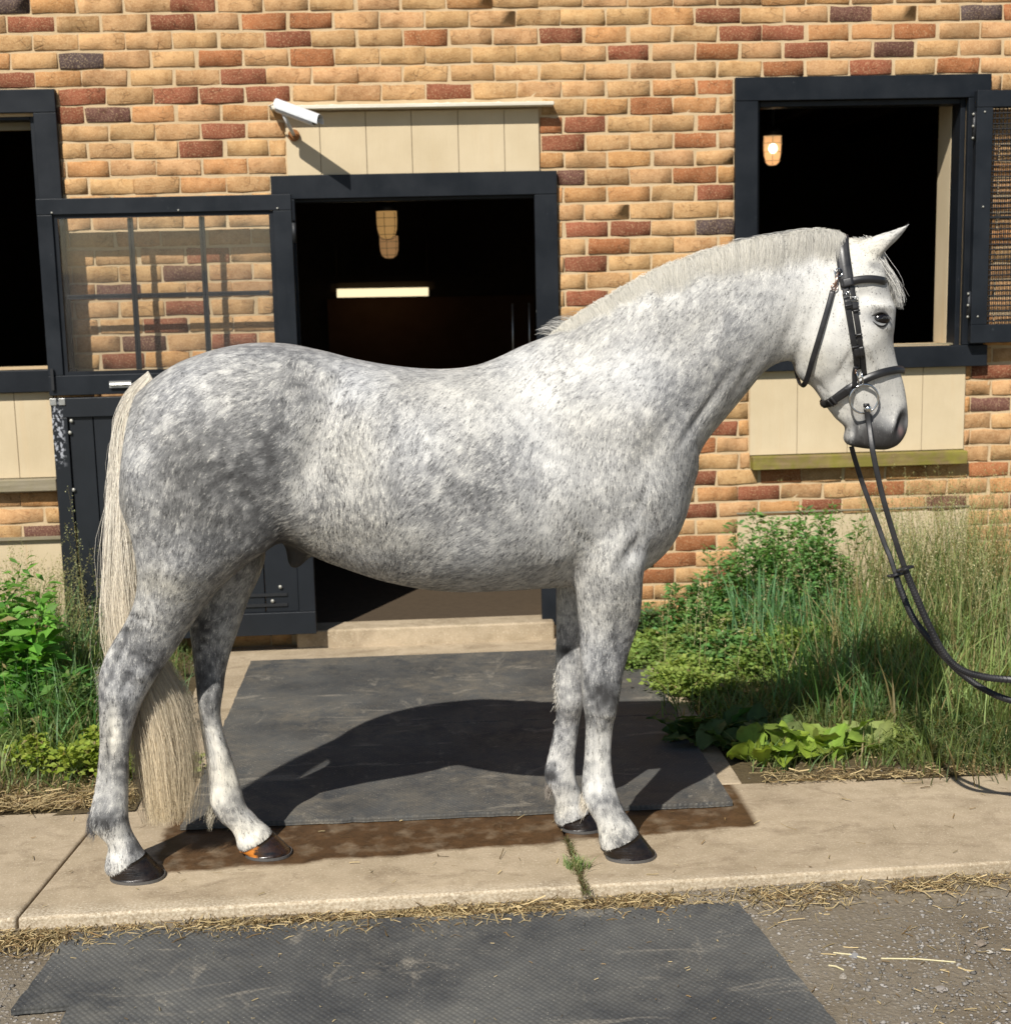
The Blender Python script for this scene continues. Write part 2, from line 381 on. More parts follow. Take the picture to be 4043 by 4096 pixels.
for k in range(-6, 39):
    zt, zb = CZ-k*CH, CZ-(k+1)*CH
    off = .641 if k % 2 == 0 else .641-BL/2
    joint = 0
    for n in range(-20, 21):
        xa = off+n*BL+random.uniform(-.006, .006)+joint; xb = off+(n+1)*BL+random.uniform(-.004, .004)
        xa = max(xa, X0); xb = min(xb, X1)
        if xb-xa < .03: continue
        g = .0042+random.uniform(-.0012, .0032)
        cx, cz = (xa+xb)/2, (zt+zb)/2
        kind = None; bd = 1e9
        for mx, mz, kk in marks:
            d = abs(mx-cx)/.105+abs(mz-cz)/.04
            if d < bd: bd, kind = d, kk
        if bd > 1.0: kind = None
        px, py = proj([(cx, WY, cz)]); seen = -60 < px[0] < 4100 and -40 < py[0] < 4136
        if kind is None and not seen and random.random() < .25: kind = random.choice('RROP')
        if kind: base = np.array(COLR[kind])*random.uniform(.85, 1.2)
        else:
            base = np.array((.475, .290, .138))*random.uniform(.86, 1.10); base[1] *= random.uniform(.95, 1.03)
            if random.random() < .18: base *= (.98, .86, .75)
        for a, b in intervals(xa, xb, zb, zt):
            bricks.append((a+g, b-g, zb+.0046+random.uniform(-.001, .003), zt-.0046-random.uniform(-.001, .003), base, px[0], py[0], seen))
def brick_shape(w, h, v):
    """rounded hand-made brick: front face with worn edges; local origin at its centre, front towards -y"""
    r = np.random.default_rng(v)
    xs = np.array([-.5, -.5+.020, -.17, .16, .5-.020, .5])*w; zs = np.array([-.5, -.5+.05, .5-.05, .5])*h
    V = []; 
    for i, x in enumerate(xs):
        for j, z in enumerate(zs):
            ex = i in (0, 5); ez = j in (0, 3)
            y = .0032 if (ex or ez) else 0.0
            jx = r.normal(0, .0020); jz = r.normal(0, .0022 if ez else .0010); jy = r.normal(0, .0013)
            if ex and ez: jx -= np.sign(x)*.005; jz -= np.sign(z)*.0035
            V.append((x+jx, y+jy, z+jz))
    nf = len(V); Fc = []
    for i in range(5):
        for j in range(3): a = i*4+j; Fc.append([a, a+4, a+5, a+1])
    ring = [i*4 for i in range(6)]+[20+j for j in range(1, 4)]+[i*4+3 for i in range(4, -1, -1)]+[j for j in (2, 1)]
    b0 = nf
    for q in ring: V.append((V[q][0], .020, V[q][2]))
    m = len(ring)
    for i in range(m): Fc.append([ring[i], b0+i, b0+(i+1) % m, ring[(i+1) % m]])
    return V, Fc
# the 300 bricks that show largest stay single objects, the rest are one part
def behind_horse(x, y):
    x /= D2S; y /= D2S
    if 60 < x < 545 and 372 < y < 760: return True      # behind the glazed leaf
    if 210 < x < 1320 and y > 640+ (0 if x < 900 else -(x-900)*.45): return True
    return y > 1000
sh = {}
order = sorted([b for b in bricks if b[7]], key=lambda b: -((b[1]-b[0])*(b[3]-b[2])*(.2 if behind_horse(b[5], b[6]) else 1)))
single = order[:300]; ids = {id(b) for b in single}
lib = {}
for b in single:
    w, h = round((b[1]-b[0])/.008)*.008, round((b[3]-b[2])/.003)*.003
    key = (w, h, random.randrange(4))
    if key not in lib:
        V, Fc = brick_shape(w, h, len(lib)+5)
        me = npmesh('brick', V, Fc, smooth=True); me.materials.append(M['brick']); lib[key] = me
    o = bpy.data.objects.new('brick', lib[key]); COL.objects.link(o); o.parent = wall
    o.location = ((b[0]+b[1])/2, WY+random.uniform(-.0015, .0015), (b[2]+b[3])/2)
    o.rotation_euler.y = random.gauss(0, .004)
    o.color = tuple(float(q) for q in b[4])+(1,)
V, Fc, Cc = [], [], []
for i, b in enumerate(bricks):
    if id(b) in ids: continue
    v, f = brick_shape(b[1]-b[0], b[3]-b[2], 900+i % 97)
    n = len(V); cx, cz = (b[0]+b[1])/2, (b[2]+b[3])/2
    V += [(x+cx, y+WY, z+cz) for x, y, z in v]; Fc += [[n+q for q in ff] for ff in f]; Cc += [b[4]]*len(v)
rest = link('brickwork', npmesh('brickwork', V, Fc, smooth=True, attrs={'col': np.array(Cc)}), wall, M['brick_rest'])
rest['kind'] = 'stuff'
for o in [c for c in wall.children]:        # wall itself carries world coordinates, shifted by the building's base
    if o is not rest: o.location = (o.location.x, o.location.y, o.location.z)
rest.location = (0, 0, 0)

# ---------------------------------------------------------------- painted siding panels, built board by board
def panel(name, x0, x1, z0, z1, grooves, y=WY-.012, label=None):
    p = MB().box(x0, x1, y+.010, WY+.04, z0, z1).obj(name, M['cream'], bld)
    if label: p['label'] = label
    xs = [x0]+list(grooves)+[x1]
    for a, b in zip(xs[:-1], xs[1:]):
        MB().box(a+(.0012 if a > x0 else 0), b-(.0012 if b < x1 else 0), y, y+.0095, z0, z1).obj('board', M['cream'], p, bevel=.0015)
    return p
panel('siding_panel', -.549, .634, 2.262, 2.548, [-.392, -.177, .036, .254, .471], label='cream board panel over the doorway')
panel('siding_panel', 1.647, 2.720, .874, 1.284, [1.882, 2.134, 2.318, 2.507], label='cream board panel under the right window')
panel('siding_panel', 1.594, 2.752, .172, .576, [1.80, 2.01, 2.215, 2.42, 2.61], y=WY+.004, label='low cream board panel behind the weeds')
panel('siding_panel', -3.05, -1.704, .872, 1.279, [-2.76, -2.54, -2.32, -2.10, -1.885], label='cream board panel under the left window')
panel('siding_panel', -3.05, -1.71, .165, .566, [-2.76, -2.54, -2.32, -2.10, -1.885], y=WY+.004, label='low cream board panel in the left weeds')
def ledge(x0, x1, z0, z1, y0, mat, label):
    b = MB(); n = 14; r = np.random.default_rng(int(abs(x0)*100))
    for i in range(n):
        pass
    o = MB().box(x0, x1, y0, WY+.03, z0, z1).obj('ledge', mat, bld, bevel=.004); o['label'] = label
ledge(1.652, 2.724, .806, .870, 7.185, M['ledge_moss'], 'mossy wooden ledge')
ledge(-3.06, -1.706, .812, .869, 7.19, M['ledge_grey'], 'grey weathered wooden ledge')
ledge(-.612, .702, 2.556, 2.574, 7.165, M['ledge_white'], 'pale board ledge with crumbs of mortar')
crumbs = MB()
for i in range(26):
    x = random.choice([random.uniform(.15, .70), random.uniform(-.6, -.2)])
    crumbs.sphere((x, WY-.03, 2.575), random.uniform(.005, .011), 6, 4, (1.9, 1, .7))
crumbs.obj('mortar_crumbs', M['ledge_white'], bld, smooth=True)['kind'] = 'stuff'
ol = MB().box(1.585, 2.762, WY-.004, WY+.02, .580, .588).obj('flashing', M['ledge_grey'], bld)
MB().box(-3.06, -1.69, WY-.02, WY+.02, .570, .584).obj('flashing', M['ledge_grey'], bld)

# ---------------------------------------------------------------- frames
N = M['navy']
def frame(name, x0, x1, z0, z1, w, sill, y0=WY-.03, bottom=True, label=None):
    """trim boards round an opening; outer size x0..x1, z0..z1"""
    r = MB().box(x0, x1, y0, WY+.004, z1-w, z1).obj(name, N, bld, bevel=.003)
    if label: r['label'] = label
    MB().box(x0, x0+w, y0+.0015, WY+.004, z0+(sill if bottom else 0), z1-w-.001).obj('jamb', N, r, bevel=.003)
    MB().box(x1-w, x1, y0+.0015, WY+.004, z0+(sill if bottom else 0), z1-w-.001).obj('jamb', N, r, bevel=.003)
    if bottom: MB().box(x0-.002, x1+.012, y0-.022, WY+.004, z0, z0+sill-.001).obj('sill', N, r, bevel=.004)
    return r
fl = frame('window_frame', -3.05, -1.593, 1.283, 2.670, .104, .106, label='dark frame of the left stall window')
fd = frame('door_frame', -.629, .714, .055, 2.261, .108, 0, bottom=False, label='dark painted doorway frame')
fr = frame('window_frame', 1.567, 2.800, 1.286, 2.674, .108, .104, label='dark frame of the right stall window')
MB().box(1.70, 2.66, WY+.01, WY+.05, 1.391, 1.397).obj('sill_strip', M['ledge_grey'], fr)
# inner stops of the openings
for par, x0, x1, z0, z1 in ((fd, -.605, .665, .085, 2.17), (fr, 1.662, 2.698, 1.386, 2.572), (fl, -2.95, -1.692, 1.386, 2.568)):
    MB().box(x0+.004, x0+.03, WY+.012, WY+.13, z0, z1-.004).obj('inner_stop', N, par, bevel=.003)
    MB().box(x1-.03, x1-.004, WY+.012, WY+.13, z0, z1-.004).obj('inner_stop', N, par, bevel=.003)
    MB().box(x0+.031, x1-.031, WY+.012, WY+.13, z1-.032, z1-.006).obj('inner_stop', N, par, bevel=.003)
MB().box(2.668, 2.72, WY+.132, WY+.315, 1.385, 2.57).obj('painted_reveal', M['cream'], fr, bevel=.004)
MB().box(1.672, 2.667, WY+.10, WY+.31, 2.566, 2.5695).obj('lintel_strip', M['interior'], fr)
MB().box(-2.9, -1.70, WY+.10, WY+.14, 2.50, 2.535).obj('lintel_strip', M['ledge_grey'], fl)

# ---------------------------------------------------------------- upper door leaf, glazed, folded back against the wall
def scuffed():
    t = NT('scuffed_dark_paint'); p = t.pos(); n = t.noise(p, 6, 5, .6); g = t.noise(t.pos((60, 60, 4)), 1.0, 4, .6)
    c = t.mix(t.rng(n, .35, .7, 0, .6), (0.0078, 0.0100, 0.0132), (0.013, .016, .021)); s = t.sep(p)
    m = t.math('MULTIPLY', t.math('MULTIPLY', t.rng(s[0], -1.615, -1.635), t.rng(s[2], .93, 1.0)), t.rng(t.noise(t.pos((1, 1, .7), (0, .5, 0)), 60, 3, .6), .52, .57))
    m = t.math('MULTIPLY', m, t.rng(s[2], 1.25, 1.23))
    c = t.mix(m, c, (.34, .35, .38)); return t.fin(c, .45, normal=t.bump(g, .15, .003), spec=.4)
M['scuffed'] = scuffed()
NR = M['navy_rail']; SC = M['scuffed']
y0, y1 = 7.075, 7.118
up = MB().box(-1.680, -.527, y0, y1, 2.098, 2.170).obj('upper_door_leaf', NR, bld, bevel=.003); up['label'] = 'glazed upper half door folded back against the wall'
MB().box(-1.680, -.527, y0, y1, 1.274, 1.366).obj('rail', NR, up, bevel=.003)
MB().box(-1.680, -1.610, y0+.001, y1-.001, 1.3665, 2.0975).obj('stile', NR, up, bevel=.003)
MB().box(-.612, -.527, y0+.001, y1-.001, 1.3665, 2.0975).obj('stile', NR, up, bevel=.003)
for a in ((-1.6095, -1.590, 1.367, 2.097), (-.632, -.6125, 1.367, 2.097)): MB().box(a[0], a[1], y0+.014, y1-.004, a[2], a[3]).obj('glazing_bead', N, up)
for a in ((-1.5895, -.6325, 2.080, 2.0975), (-1.5895, -.6325, 1.3665, 1.382)): MB().box(a[0], a[1], y0+.014, y1-.004, a[2], a[3]).obj('glazing_bead', N, up)
gx = [-1.5895, -1.267, -.942, -.6325]; gz = [1.382, 1.724, 2.080]
for i in range(3):
    for j in range(2):
        MB().box(gx[i]+.001, gx[i+1]-.001, y0+.026, y0+.029, gz[j]+.001, gz[j+1]-.001).obj('pane', M['glass'], up)
for x in gx[1:3]: MB().box(x-.013, x+.013, y0+.030, y0+.040, 1.383, 2.079).obj('muntin', N, up, bevel=.002)
for i in range(3): MB().box(gx[i]+.014, gx[i+1]-.014, y0+.0302, y0+.0395, 1.713, 1.735).obj('muntin', N, up, bevel=.002)
lt = MB().box(-1.40, -1.30, y0-.016, y0-.001, 1.305, 1.335)
lt.tube([(-1.395, y0-.02, 1.32), (-1.30, y0-.02, 1.32)], .007, 8).obj('bolt_latch', M['steel'], up)
for x in (-1.62, -1.05, -.60):
    MB().sphere((x+.01, y0-.001, 2.107), .005, 8, 5).obj('screw', M['screw'], up, smooth=True)
MB().tube([(-.520, y0+.005, 1.95), (-.520, y0+.005, 2.04)], .011, 10).obj('hinge', M['black_iron'], up, smooth=True)
MB().tube([(-.520, y0+.005, 1.37), (-.520, y0+.005, 1.46)], .011, 10).obj('hinge', M['black_iron'], up, smooth=True)
# lower leaf
y0, y1 = 7.068, 7.120
lo = MB().box(-1.676, -.497, y0, y1, 1.172, 1.262).obj('lower_door_leaf', SC, bld, bevel=.003); lo['label'] = 'dark boarded lower half door folded back against the wall'
MB().box(-1.676, -.497, y0, y1, .095, .205).obj('rail', SC, lo, bevel=.003)
MB().box(-1.676, -1.605, y0+.001, y1-.001, .2055, 1.1715).obj('stile', SC, lo, bevel=.003)
MB().box(-.575, -.497, y0+.001, y1-.001, .2055, 1.1715).obj('stile', SC, lo, bevel=.003)
xs = [-1.605, -1.49, -1.34, -1.19, -1.04, -.89, -.735, -.575]
for a, b in zip(xs[:-1], xs[1:]): MB().box(a+.0022, b-.0022, y0+.016, y1-.006, .206, 1.171).obj('board', SC, lo, bevel=.002)
for z in (.235, .285): MB().box(-1.60, -.63, y0+.008, y0+.0155, z, z+.014).obj('metal_strip', M['black_iron'], lo)
for x, z in ((-1.588, 1.155), (-1.598, 1.10), (-.615, 1.155), (-.70, .262), (-.66, .33), (-.98, .262), (-1.56, .262), (-1.60, .83)):
    MB().sphere((x, y0+.006, z), .009, 10, 6, (1, .6, 1)).obj('screw', M['screw'], lo, smooth=True)
for x in (-1.662, -1.622): MB().box(x-.016, x+.014, y0-.006, y0+.003, 1.268-.038, 1.262).obj('hinge_plate', M['steel'], lo, bevel=.002)
MB().box(-1.665, -1.652, y0-.008, y0+.002, 1.30, 1.40).obj('keeper', M['black_iron'], up)
# doorway right hand post foot and strap
MB().box(.605, .612, 7.235, 7.245, 1.6, 1.605).obj('screw', M['screw'], fd)

# ---------------------------------------------------------------- right mesh shutter
y0, y1 = 7.14, 7.185
ms = MB().box(2.703, 3.86, y0, y1, 2.512, 2.590).obj('mesh_shutter', NR, bld, bevel=.003); ms['label'] = 'wire mesh shutter hinged open to the right of the window'
MB().box(2.703, 3.86, y0, y1, 1.402, 1.490).obj('rail', NR, ms, bevel=.003)
MB().box(2.703, 2.782, y0+.001, y1-.001, 1.4905, 2.5115).obj('stile', NR, ms, bevel=.003)
MB().box(3.78, 3.86, y0+.001, y1-.001, 1.4905, 2.5115).obj('stile', NR, ms, bevel=.003)
w = MB(); x = 2.80
while x < 3.78: w.tube([(x, y0+.022, 1.488), (x, y0+.022, 2.514)], .0029, 5, False); x += .0195
z = 1.505
while z < 2.51: w.tube([(2.78, y0+.018, z), (3.782, y0+.018, z)], .0031, 5, False); z += .0245
w.obj('wire_mesh', M['black_iron'], ms)
MB().box(2.782, 3.78, y0+.010, y0+.016, 1.995, 2.006).obj('cross_bar', M['black_iron'], ms)
for z0 in (2.36, 1.52):
    hg = MB().tube([(2.694, y0+.01, z0), (2.694, y0+.01, z0+.13)], .010, 10).obj('hinge', M['black_iron'], ms, smooth=True)
    for dz in (.01, .065, .12): MB().sphere((2.684, y0-.004, z0+dz), .006, 8, 5).obj('screw', M['screw'], ms, smooth=True)
for x, z in ((2.735, 1.53), (2.74, 2.49), (2.745, 2.05)): MB().sphere((x, y0-.001, z), .005, 8, 5).obj('screw', M['screw'], ms, smooth=True)

# ---------------------------------------------------------------- interior
I = M['interior']
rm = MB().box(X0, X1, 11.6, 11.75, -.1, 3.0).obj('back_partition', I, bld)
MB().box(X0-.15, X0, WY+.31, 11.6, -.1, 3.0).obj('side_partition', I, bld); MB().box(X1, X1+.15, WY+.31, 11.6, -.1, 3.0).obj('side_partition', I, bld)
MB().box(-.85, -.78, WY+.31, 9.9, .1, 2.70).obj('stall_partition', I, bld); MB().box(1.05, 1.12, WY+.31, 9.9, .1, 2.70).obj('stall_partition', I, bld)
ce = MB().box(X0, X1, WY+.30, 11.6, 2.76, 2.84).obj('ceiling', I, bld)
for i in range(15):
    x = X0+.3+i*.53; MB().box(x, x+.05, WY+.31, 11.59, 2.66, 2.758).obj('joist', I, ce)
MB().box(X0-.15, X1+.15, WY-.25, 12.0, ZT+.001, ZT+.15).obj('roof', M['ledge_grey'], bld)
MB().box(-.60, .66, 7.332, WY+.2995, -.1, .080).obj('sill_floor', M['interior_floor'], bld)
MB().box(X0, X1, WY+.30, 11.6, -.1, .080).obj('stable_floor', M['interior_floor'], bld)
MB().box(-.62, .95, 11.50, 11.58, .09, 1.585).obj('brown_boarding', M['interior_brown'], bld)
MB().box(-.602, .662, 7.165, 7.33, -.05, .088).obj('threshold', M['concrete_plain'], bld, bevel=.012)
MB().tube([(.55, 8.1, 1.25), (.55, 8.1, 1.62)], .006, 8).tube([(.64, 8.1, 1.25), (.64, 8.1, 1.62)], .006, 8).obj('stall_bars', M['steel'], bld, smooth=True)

# caged jar lamps and the fluorescent tube
def jar_lamp(c, r, h, glassmat, label, group='caged jar lamps inside the stable'):
    t = thing('jar_lamp', label, 'lamp', (c[0], c[1], c[2]+h*.6), group)
    prof = [(0, .0), (.45, .02), (.78, .12), (.95, .35), (1.0, .7), (.98, 1.0)]
    v = []; f = []; sg = 16
    for i, (a, b) in enumerate(prof):
        for j in range(sg): an = 2*math.pi*j/sg; v.append((c[0]+r*a*math.cos(an), c[1]+r*a*math.sin(an), c[2]-h/2+h*b))
    for i in range(len(prof)-1):
        for j in range(sg): f.append([i*sg+j, i*sg+(j+1) % sg, (i+1)*sg+(j+1) % sg, (i+1)*sg+j])
    link('lamp_glass', npmesh('lamp_glass', v, f, smooth=True), t, glassmat)
    MB().tube([(c[0], c[1], c[2]+h*.5), (c[0], c[1], c[2]+h*.78)], [r*1.15, r*.9], 16).obj('lamp_base', M['black_iron'], t, smooth=True)
    MB().tube([(c[0], c[1], c[2]+h*.78), (c[0], c[1], 2.76)], .012, 8).obj('conduit', M['black_iron'], t)
    cg = MB()
    for j in range(6):
        an = 2*math.pi*j/6+.3
        cg.tube([(c[0]+r*a*1.08*math.cos(an), c[1]+r*a*1.08*math.sin(an), c[2]-h/2-.006+h*b) for a, b in prof], .0013, 5, False)
    for b in (.15, .45, .75):
        cg.tube([(c[0]+r*1.06*math.cos(2*math.pi*j/16), c[1]+r*1.06*math.sin(2*math.pi*j/16), c[2]-h/2+h*b) for j in range(17)], .0012, 4, False)
    cg.obj('cage', M['black_iron'], t)
    return t
a = dep(1457*D2S, 284*D2S, 8.7); lamp_r = jar_lamp(a, .052, .165, M['lamp_on'], 'lit caged jar lamp seen through the right stall window')
MB().sphere((a[0], a[1]-.012, a[2]+.012), .026, 12, 8, (1, .9, 1.1)).obj('bulb', M['bulb_on'], lamp_r, smooth=True)
a = dep(730*D2S, 424*D2S, 8.2); jar_lamp(a, .055, .145, M['lamp_unlit_glow'], 'unlit amber jar lamp given a faint glow, hanging nearer in the doorway')
a = dep(734*D2S, 466*D2S, 9.0); jar_lamp(a, .055, .13, M['lamp_unlit_glow2'], 'amber jar lamp hanging just behind the nearer one in the doorway')
a = dep(636*D2S, 553*D2S, 11.2); b = dep(808*D2S, 550*D2S, 11.2)
tl = thing('tube_light', 'glowing fluorescent tube at the far end of the dark stable aisle', 'light', tuple((a+b)/2))
MB().tube([tuple(a), tuple(b)], .032, 12).obj('tube', M['tube_on'], tl, smooth=True)
MB().box(a[0]-.05, b[0]+.05, 11.24, 11.30, a[2]+.01, a[2]+.075).obj('housing', I, tl)
for q in (a, b): MB().tube([(q[0], 11.27, a[2]+.075), (q[0], 11.27, 2.76)], .006, 6).obj('hanger', I, tl)
# ---------------------------------------------------------------- security camera
a, b = dep(1112, 425, 7.07), dep(1260, 480, 7.00)
sc_ = thing('security_camera', 'white bullet security camera on a rusty mount above the doorway', 'camera', (float(a[0]), WY, float(a[2])-.09))
a = Vector(a); b = Vector(b); ax = (b-a).normalized()
MB().tube([a, b], .028, 20).obj('housing', M['camera_white'], sc_, smooth=False, bevel=.003)
side = Vector((0, 0, 1)).cross(ax).normalized(); upv = ax.cross(side)*-1
hood = []; hf = []; sg = 12
for i, q in enumerate((a-ax*.004, b+ax*.028)):
    for j in range(sg+1):
        an = math.pi*(-.08+1.16*j/sg)
        for rr in (.033, .0355): hood.append(tuple(q+side*math.cos(an)*rr+Vector((0, 0, 1))*math.sin(an)*rr))
k2 = 2*(sg+1)
for j in range(sg):
    o_ = 2*j
    hf += [[o_+1, o_+3, k2+o_+3, k2+o_+1], [o_, k2+o_, k2+o_+2, o_+2], [k2+o_, k2+o_+1, k2+o_+3, k2+o_+2], [o_, o_+2, o_+3, o_+1]]
hf += [[0, 1, k2+1, k2], [2*sg, k2+2*sg, k2+2*sg+1, 2*sg+1]]
link('sun_hood', npmesh('sun_hood', hood, hf), sc_, M['camera_white'])
MB().tube([b-ax*.002, b+ax*.004], .022, 16).obj('lens_glass', M['black_iron'], sc_)
m0 = Vector(dep(1175, 540, WY-.02)); kn = a+ax*.03-Vector((0, 0, .028))
MB().tube([m0+Vector((0, .012, 0)), m0-Vector((0, .012, 0))], .027, 18).obj('wall_mount', M['rust'], sc_, smooth=False, bevel=.003)
MB().tube([m0, m0+Vector((-.005, -.07, .015)), kn], .009, 10).obj('bracket_arm', M['camera_white'], sc_, smooth=True)
MB().tube([a-ax*.004+Vector((-.012, 0, .012)), a-ax*.03+Vector((-.02, .06, .0)), Vector((-.60, WY, 2.57))], .004, 6).obj('cable', M['ledge_white'], sc_, smooth=True)

# ================================================================== ground
def sheet(name, poly, z, mat, thick=None, label=None):
    b = MB().prism(poly, z-(thick or .02), z); o = b.obj(name, mat); o['kind'] = 'structure'; return o
LZ = -.058
me = npmesh('ground', [(-700, -700, LZ-.005), (700, -700, LZ-.005), (700, 700, LZ-.005), (-700, 700, LZ-.005)], [[0, 1, 2, 3]])
g = link('ground', me, None, M['gravel']); g['kind'] = 'structure'
def grid_ground(name, x0, x1, y0, y1, step, z, amp, mat, fn=None):
    nx, ny = int((x1-x0)/step)+1, int((y1-y0)/step)+1
    X, Y = np.meshgrid(np.linspace(x0, x1, nx), np.linspace(y0, y1, ny), indexing='ij')
    Z = np.full_like(X, z)
    for s_, a_ in ((3.1, .5), (7.7, .3), (19., .15), (47., .1)):
        p1, p2 = RNG.uniform(0, 6, 2); Z += amp*a_*np.sin(X*s_+p1+1.3*np.sin(Y*s_*.7))*np.sin(Y*s_*1.1+p2+np.sin(X*s_*.6))
    if fn is not None: Z = fn(X, Y, Z)
    V = np.stack([X, Y, Z], -1).reshape(-1, 3); i = np.arange(nx*ny).reshape(nx, ny)
    Fq = np.stack([i[:-1, :-1], i[1:, :-1], i[1:, 1:], i[:-1, 1:]], -1).reshape(-1, 4)
    o = link(name, npmesh(name, V, Fq, smooth=True), None, mat); o['kind'] = 'structure'; return o
def edge_fade(X, Y, Z): return np.where(Y > 4.1, Z+np.clip((Y-4.05)/.16, 0, 1)*.020, Z)
grid_ground('gravel_yard', -3.6, 4.2, 1.2, 4.24, .02, LZ+.004, .008, M['gravel'], edge_fade)
grid_ground('planting_soil', -4.2, -1.00, 5.0, 7.28, .04, -.005, .02, M['soil'])
grid_ground('planting_soil', 1.12, 5.2, 4.99, 7.28, .04, -.005, .02, M['soil'])
# walkway slabs with a kerb drop, joints left open
def slab(name, poly):
    o = MB().prism(poly, LZ-.05, 0).obj(name, M['concrete'], bevel=.010, seg=3); o['kind'] = 'structure'; return o
ja = [gnd(168*D2S, 1568*D2S)[:2], gnd(40*D2S, 1722*D2S)[:2]]
def xl(y): return ja[0][0]+(ja[1][0]-ja[0][0])*(y-ja[0][1])/(ja[1][1]-ja[0][1])
jb = [gnd(1072*D2S, 1590*D2S)[:2], gnd(1108*D2S, 1690*D2S)[:2]]
def xr(y): return jb[0][0]+(jb[1][0]-jb[0][0])*(y-jb[0][1])/(jb[1][1]-jb[0][1])
def yk(x): return 4.203+.0245*x
gap = .0028
slab('walkway', [(-4.2, yk(-4.2)), (xl(yk(-1.2))-gap, yk(-1.2)), (xl(5.035)-gap, 5.035), (-4.2, 5.035)])
slab('walkway', [(xl(yk(-1.2))+gap, yk(-1.2)), (xr(4.2)-gap, yk(.4)), (xr(5.03)-gap, 5.03), (xl(5.035)+gap, 5.035)])
slab('walkway', [(xr(4.2)+gap, yk(.4)), (5.2, yk(5.2)), (5.2, 5.01), (xr(5.03)+gap, 5.03)])
ap = MB().prism([(-1.02, 5.037), (1.125, 5.033), (1.115, 7.249), (-1.0, 7.249)], -.1, -.001).obj('apron', M['concrete_plain'], bevel=.006); ap['kind'] = 'structure'

# rubber mats
def rmat(name, poly, z, mat, label):
    o = MB().prism(poly, z, z+.017)
    # wavy edges: subdivide outline
    P = []
    for i in range(len(poly)):
        a, b = np.array(poly[i]), np.array(poly[(i+1) % len(poly)]); n = max(2, int(np.linalg.norm(b-a)/.035))
        for j in range(n):
            q = a+(b-a)*j/n; P.append((q[0]+random.gauss(0, .0016), q[1]+random.gauss(0, .0016)))
    o = MB().prism(P, z, z+.017).obj(name, mat, bevel=0); tag(o, label, 'mat', 'black rubber mats'); return o
rmat('rubber_mat', [(-.812, 4.806), (1.040, 4.80), (1.030, 5.80), (-.806, 5.81)], .003, M['rubber_b'], 'worn black rubber mat under the horse with white streaks, nearer the walkway')
rmat('rubber_mat', [(-.806, 5.815), (1.030, 5.805), (1.013, 6.885), (-.795, 6.892)], .003, M['rubber_b'], 'worn black rubber mat nearest the open doorway')
tl_, tr_ = gnd(130*D2S, 1762*D2S, LZ+.02), gnd(1393*D2S, 1705*D2S, LZ+.02)
bl_, br_ = gnd(20*D2S, 1908*D2S, LZ+.02), gnd(1580*D2S, 1937*D2S, LZ+.02)
n1 = gnd(132*D2S, 1897*D2S, LZ+.02)
br2 = br_+(br_-tr_)*1.2
rmat('rubber_mat', [(bl_[0], bl_[1]), (n1[0], n1[1]), (n1[0]-.01, n1[1]-1.0), (br2[0], br2[1]), (tr_[0], tr_[1]), (tl_[0], tl_[1])], LZ+.006, M['rubber_a'], 'large dimpled black rubber mat lying on the gravel in the foreground')
# ================================================================== the grey horse
HY = 4.50                                             # lateral middle of the body
def cA(x, y): return (2900+x/1.6098, 800+y/1.6098)    # readings taken from enlarged parts of the photograph
def cB(x, y): return (2000+x/1.0733, 1800+y/1.0733)
def cD(x, y): return (300+x/1.61, 2400+y/1.61)
def cS(x, y): return (x, y)
def pchip(x, y, xq):
    x = np.asarray(x, float); y = np.asarray(y, float); h = np.diff(x); d = np.diff(y)/h; m = np.zeros_like(y)
    for i in range(1, len(x)-1):
        m[i] = (d[i-1]*h[i]+d[i]*h[i-1])/(h[i]+h[i-1])
    m[0], m[-1] = d[0], d[-1]
    k = np.clip(np.searchsorted(x, xq)-1, 0, len(x)-2); t = (xq-x[k])/h[k]
    return ((2*t**3-3*t**2+1)*y[k]+(t**3-2*t**2+t)*h[k]*m[k]+(-2*t**3+3*t**2)*y[k+1]+(t**3-t**2)*h[k]*m[k+1])
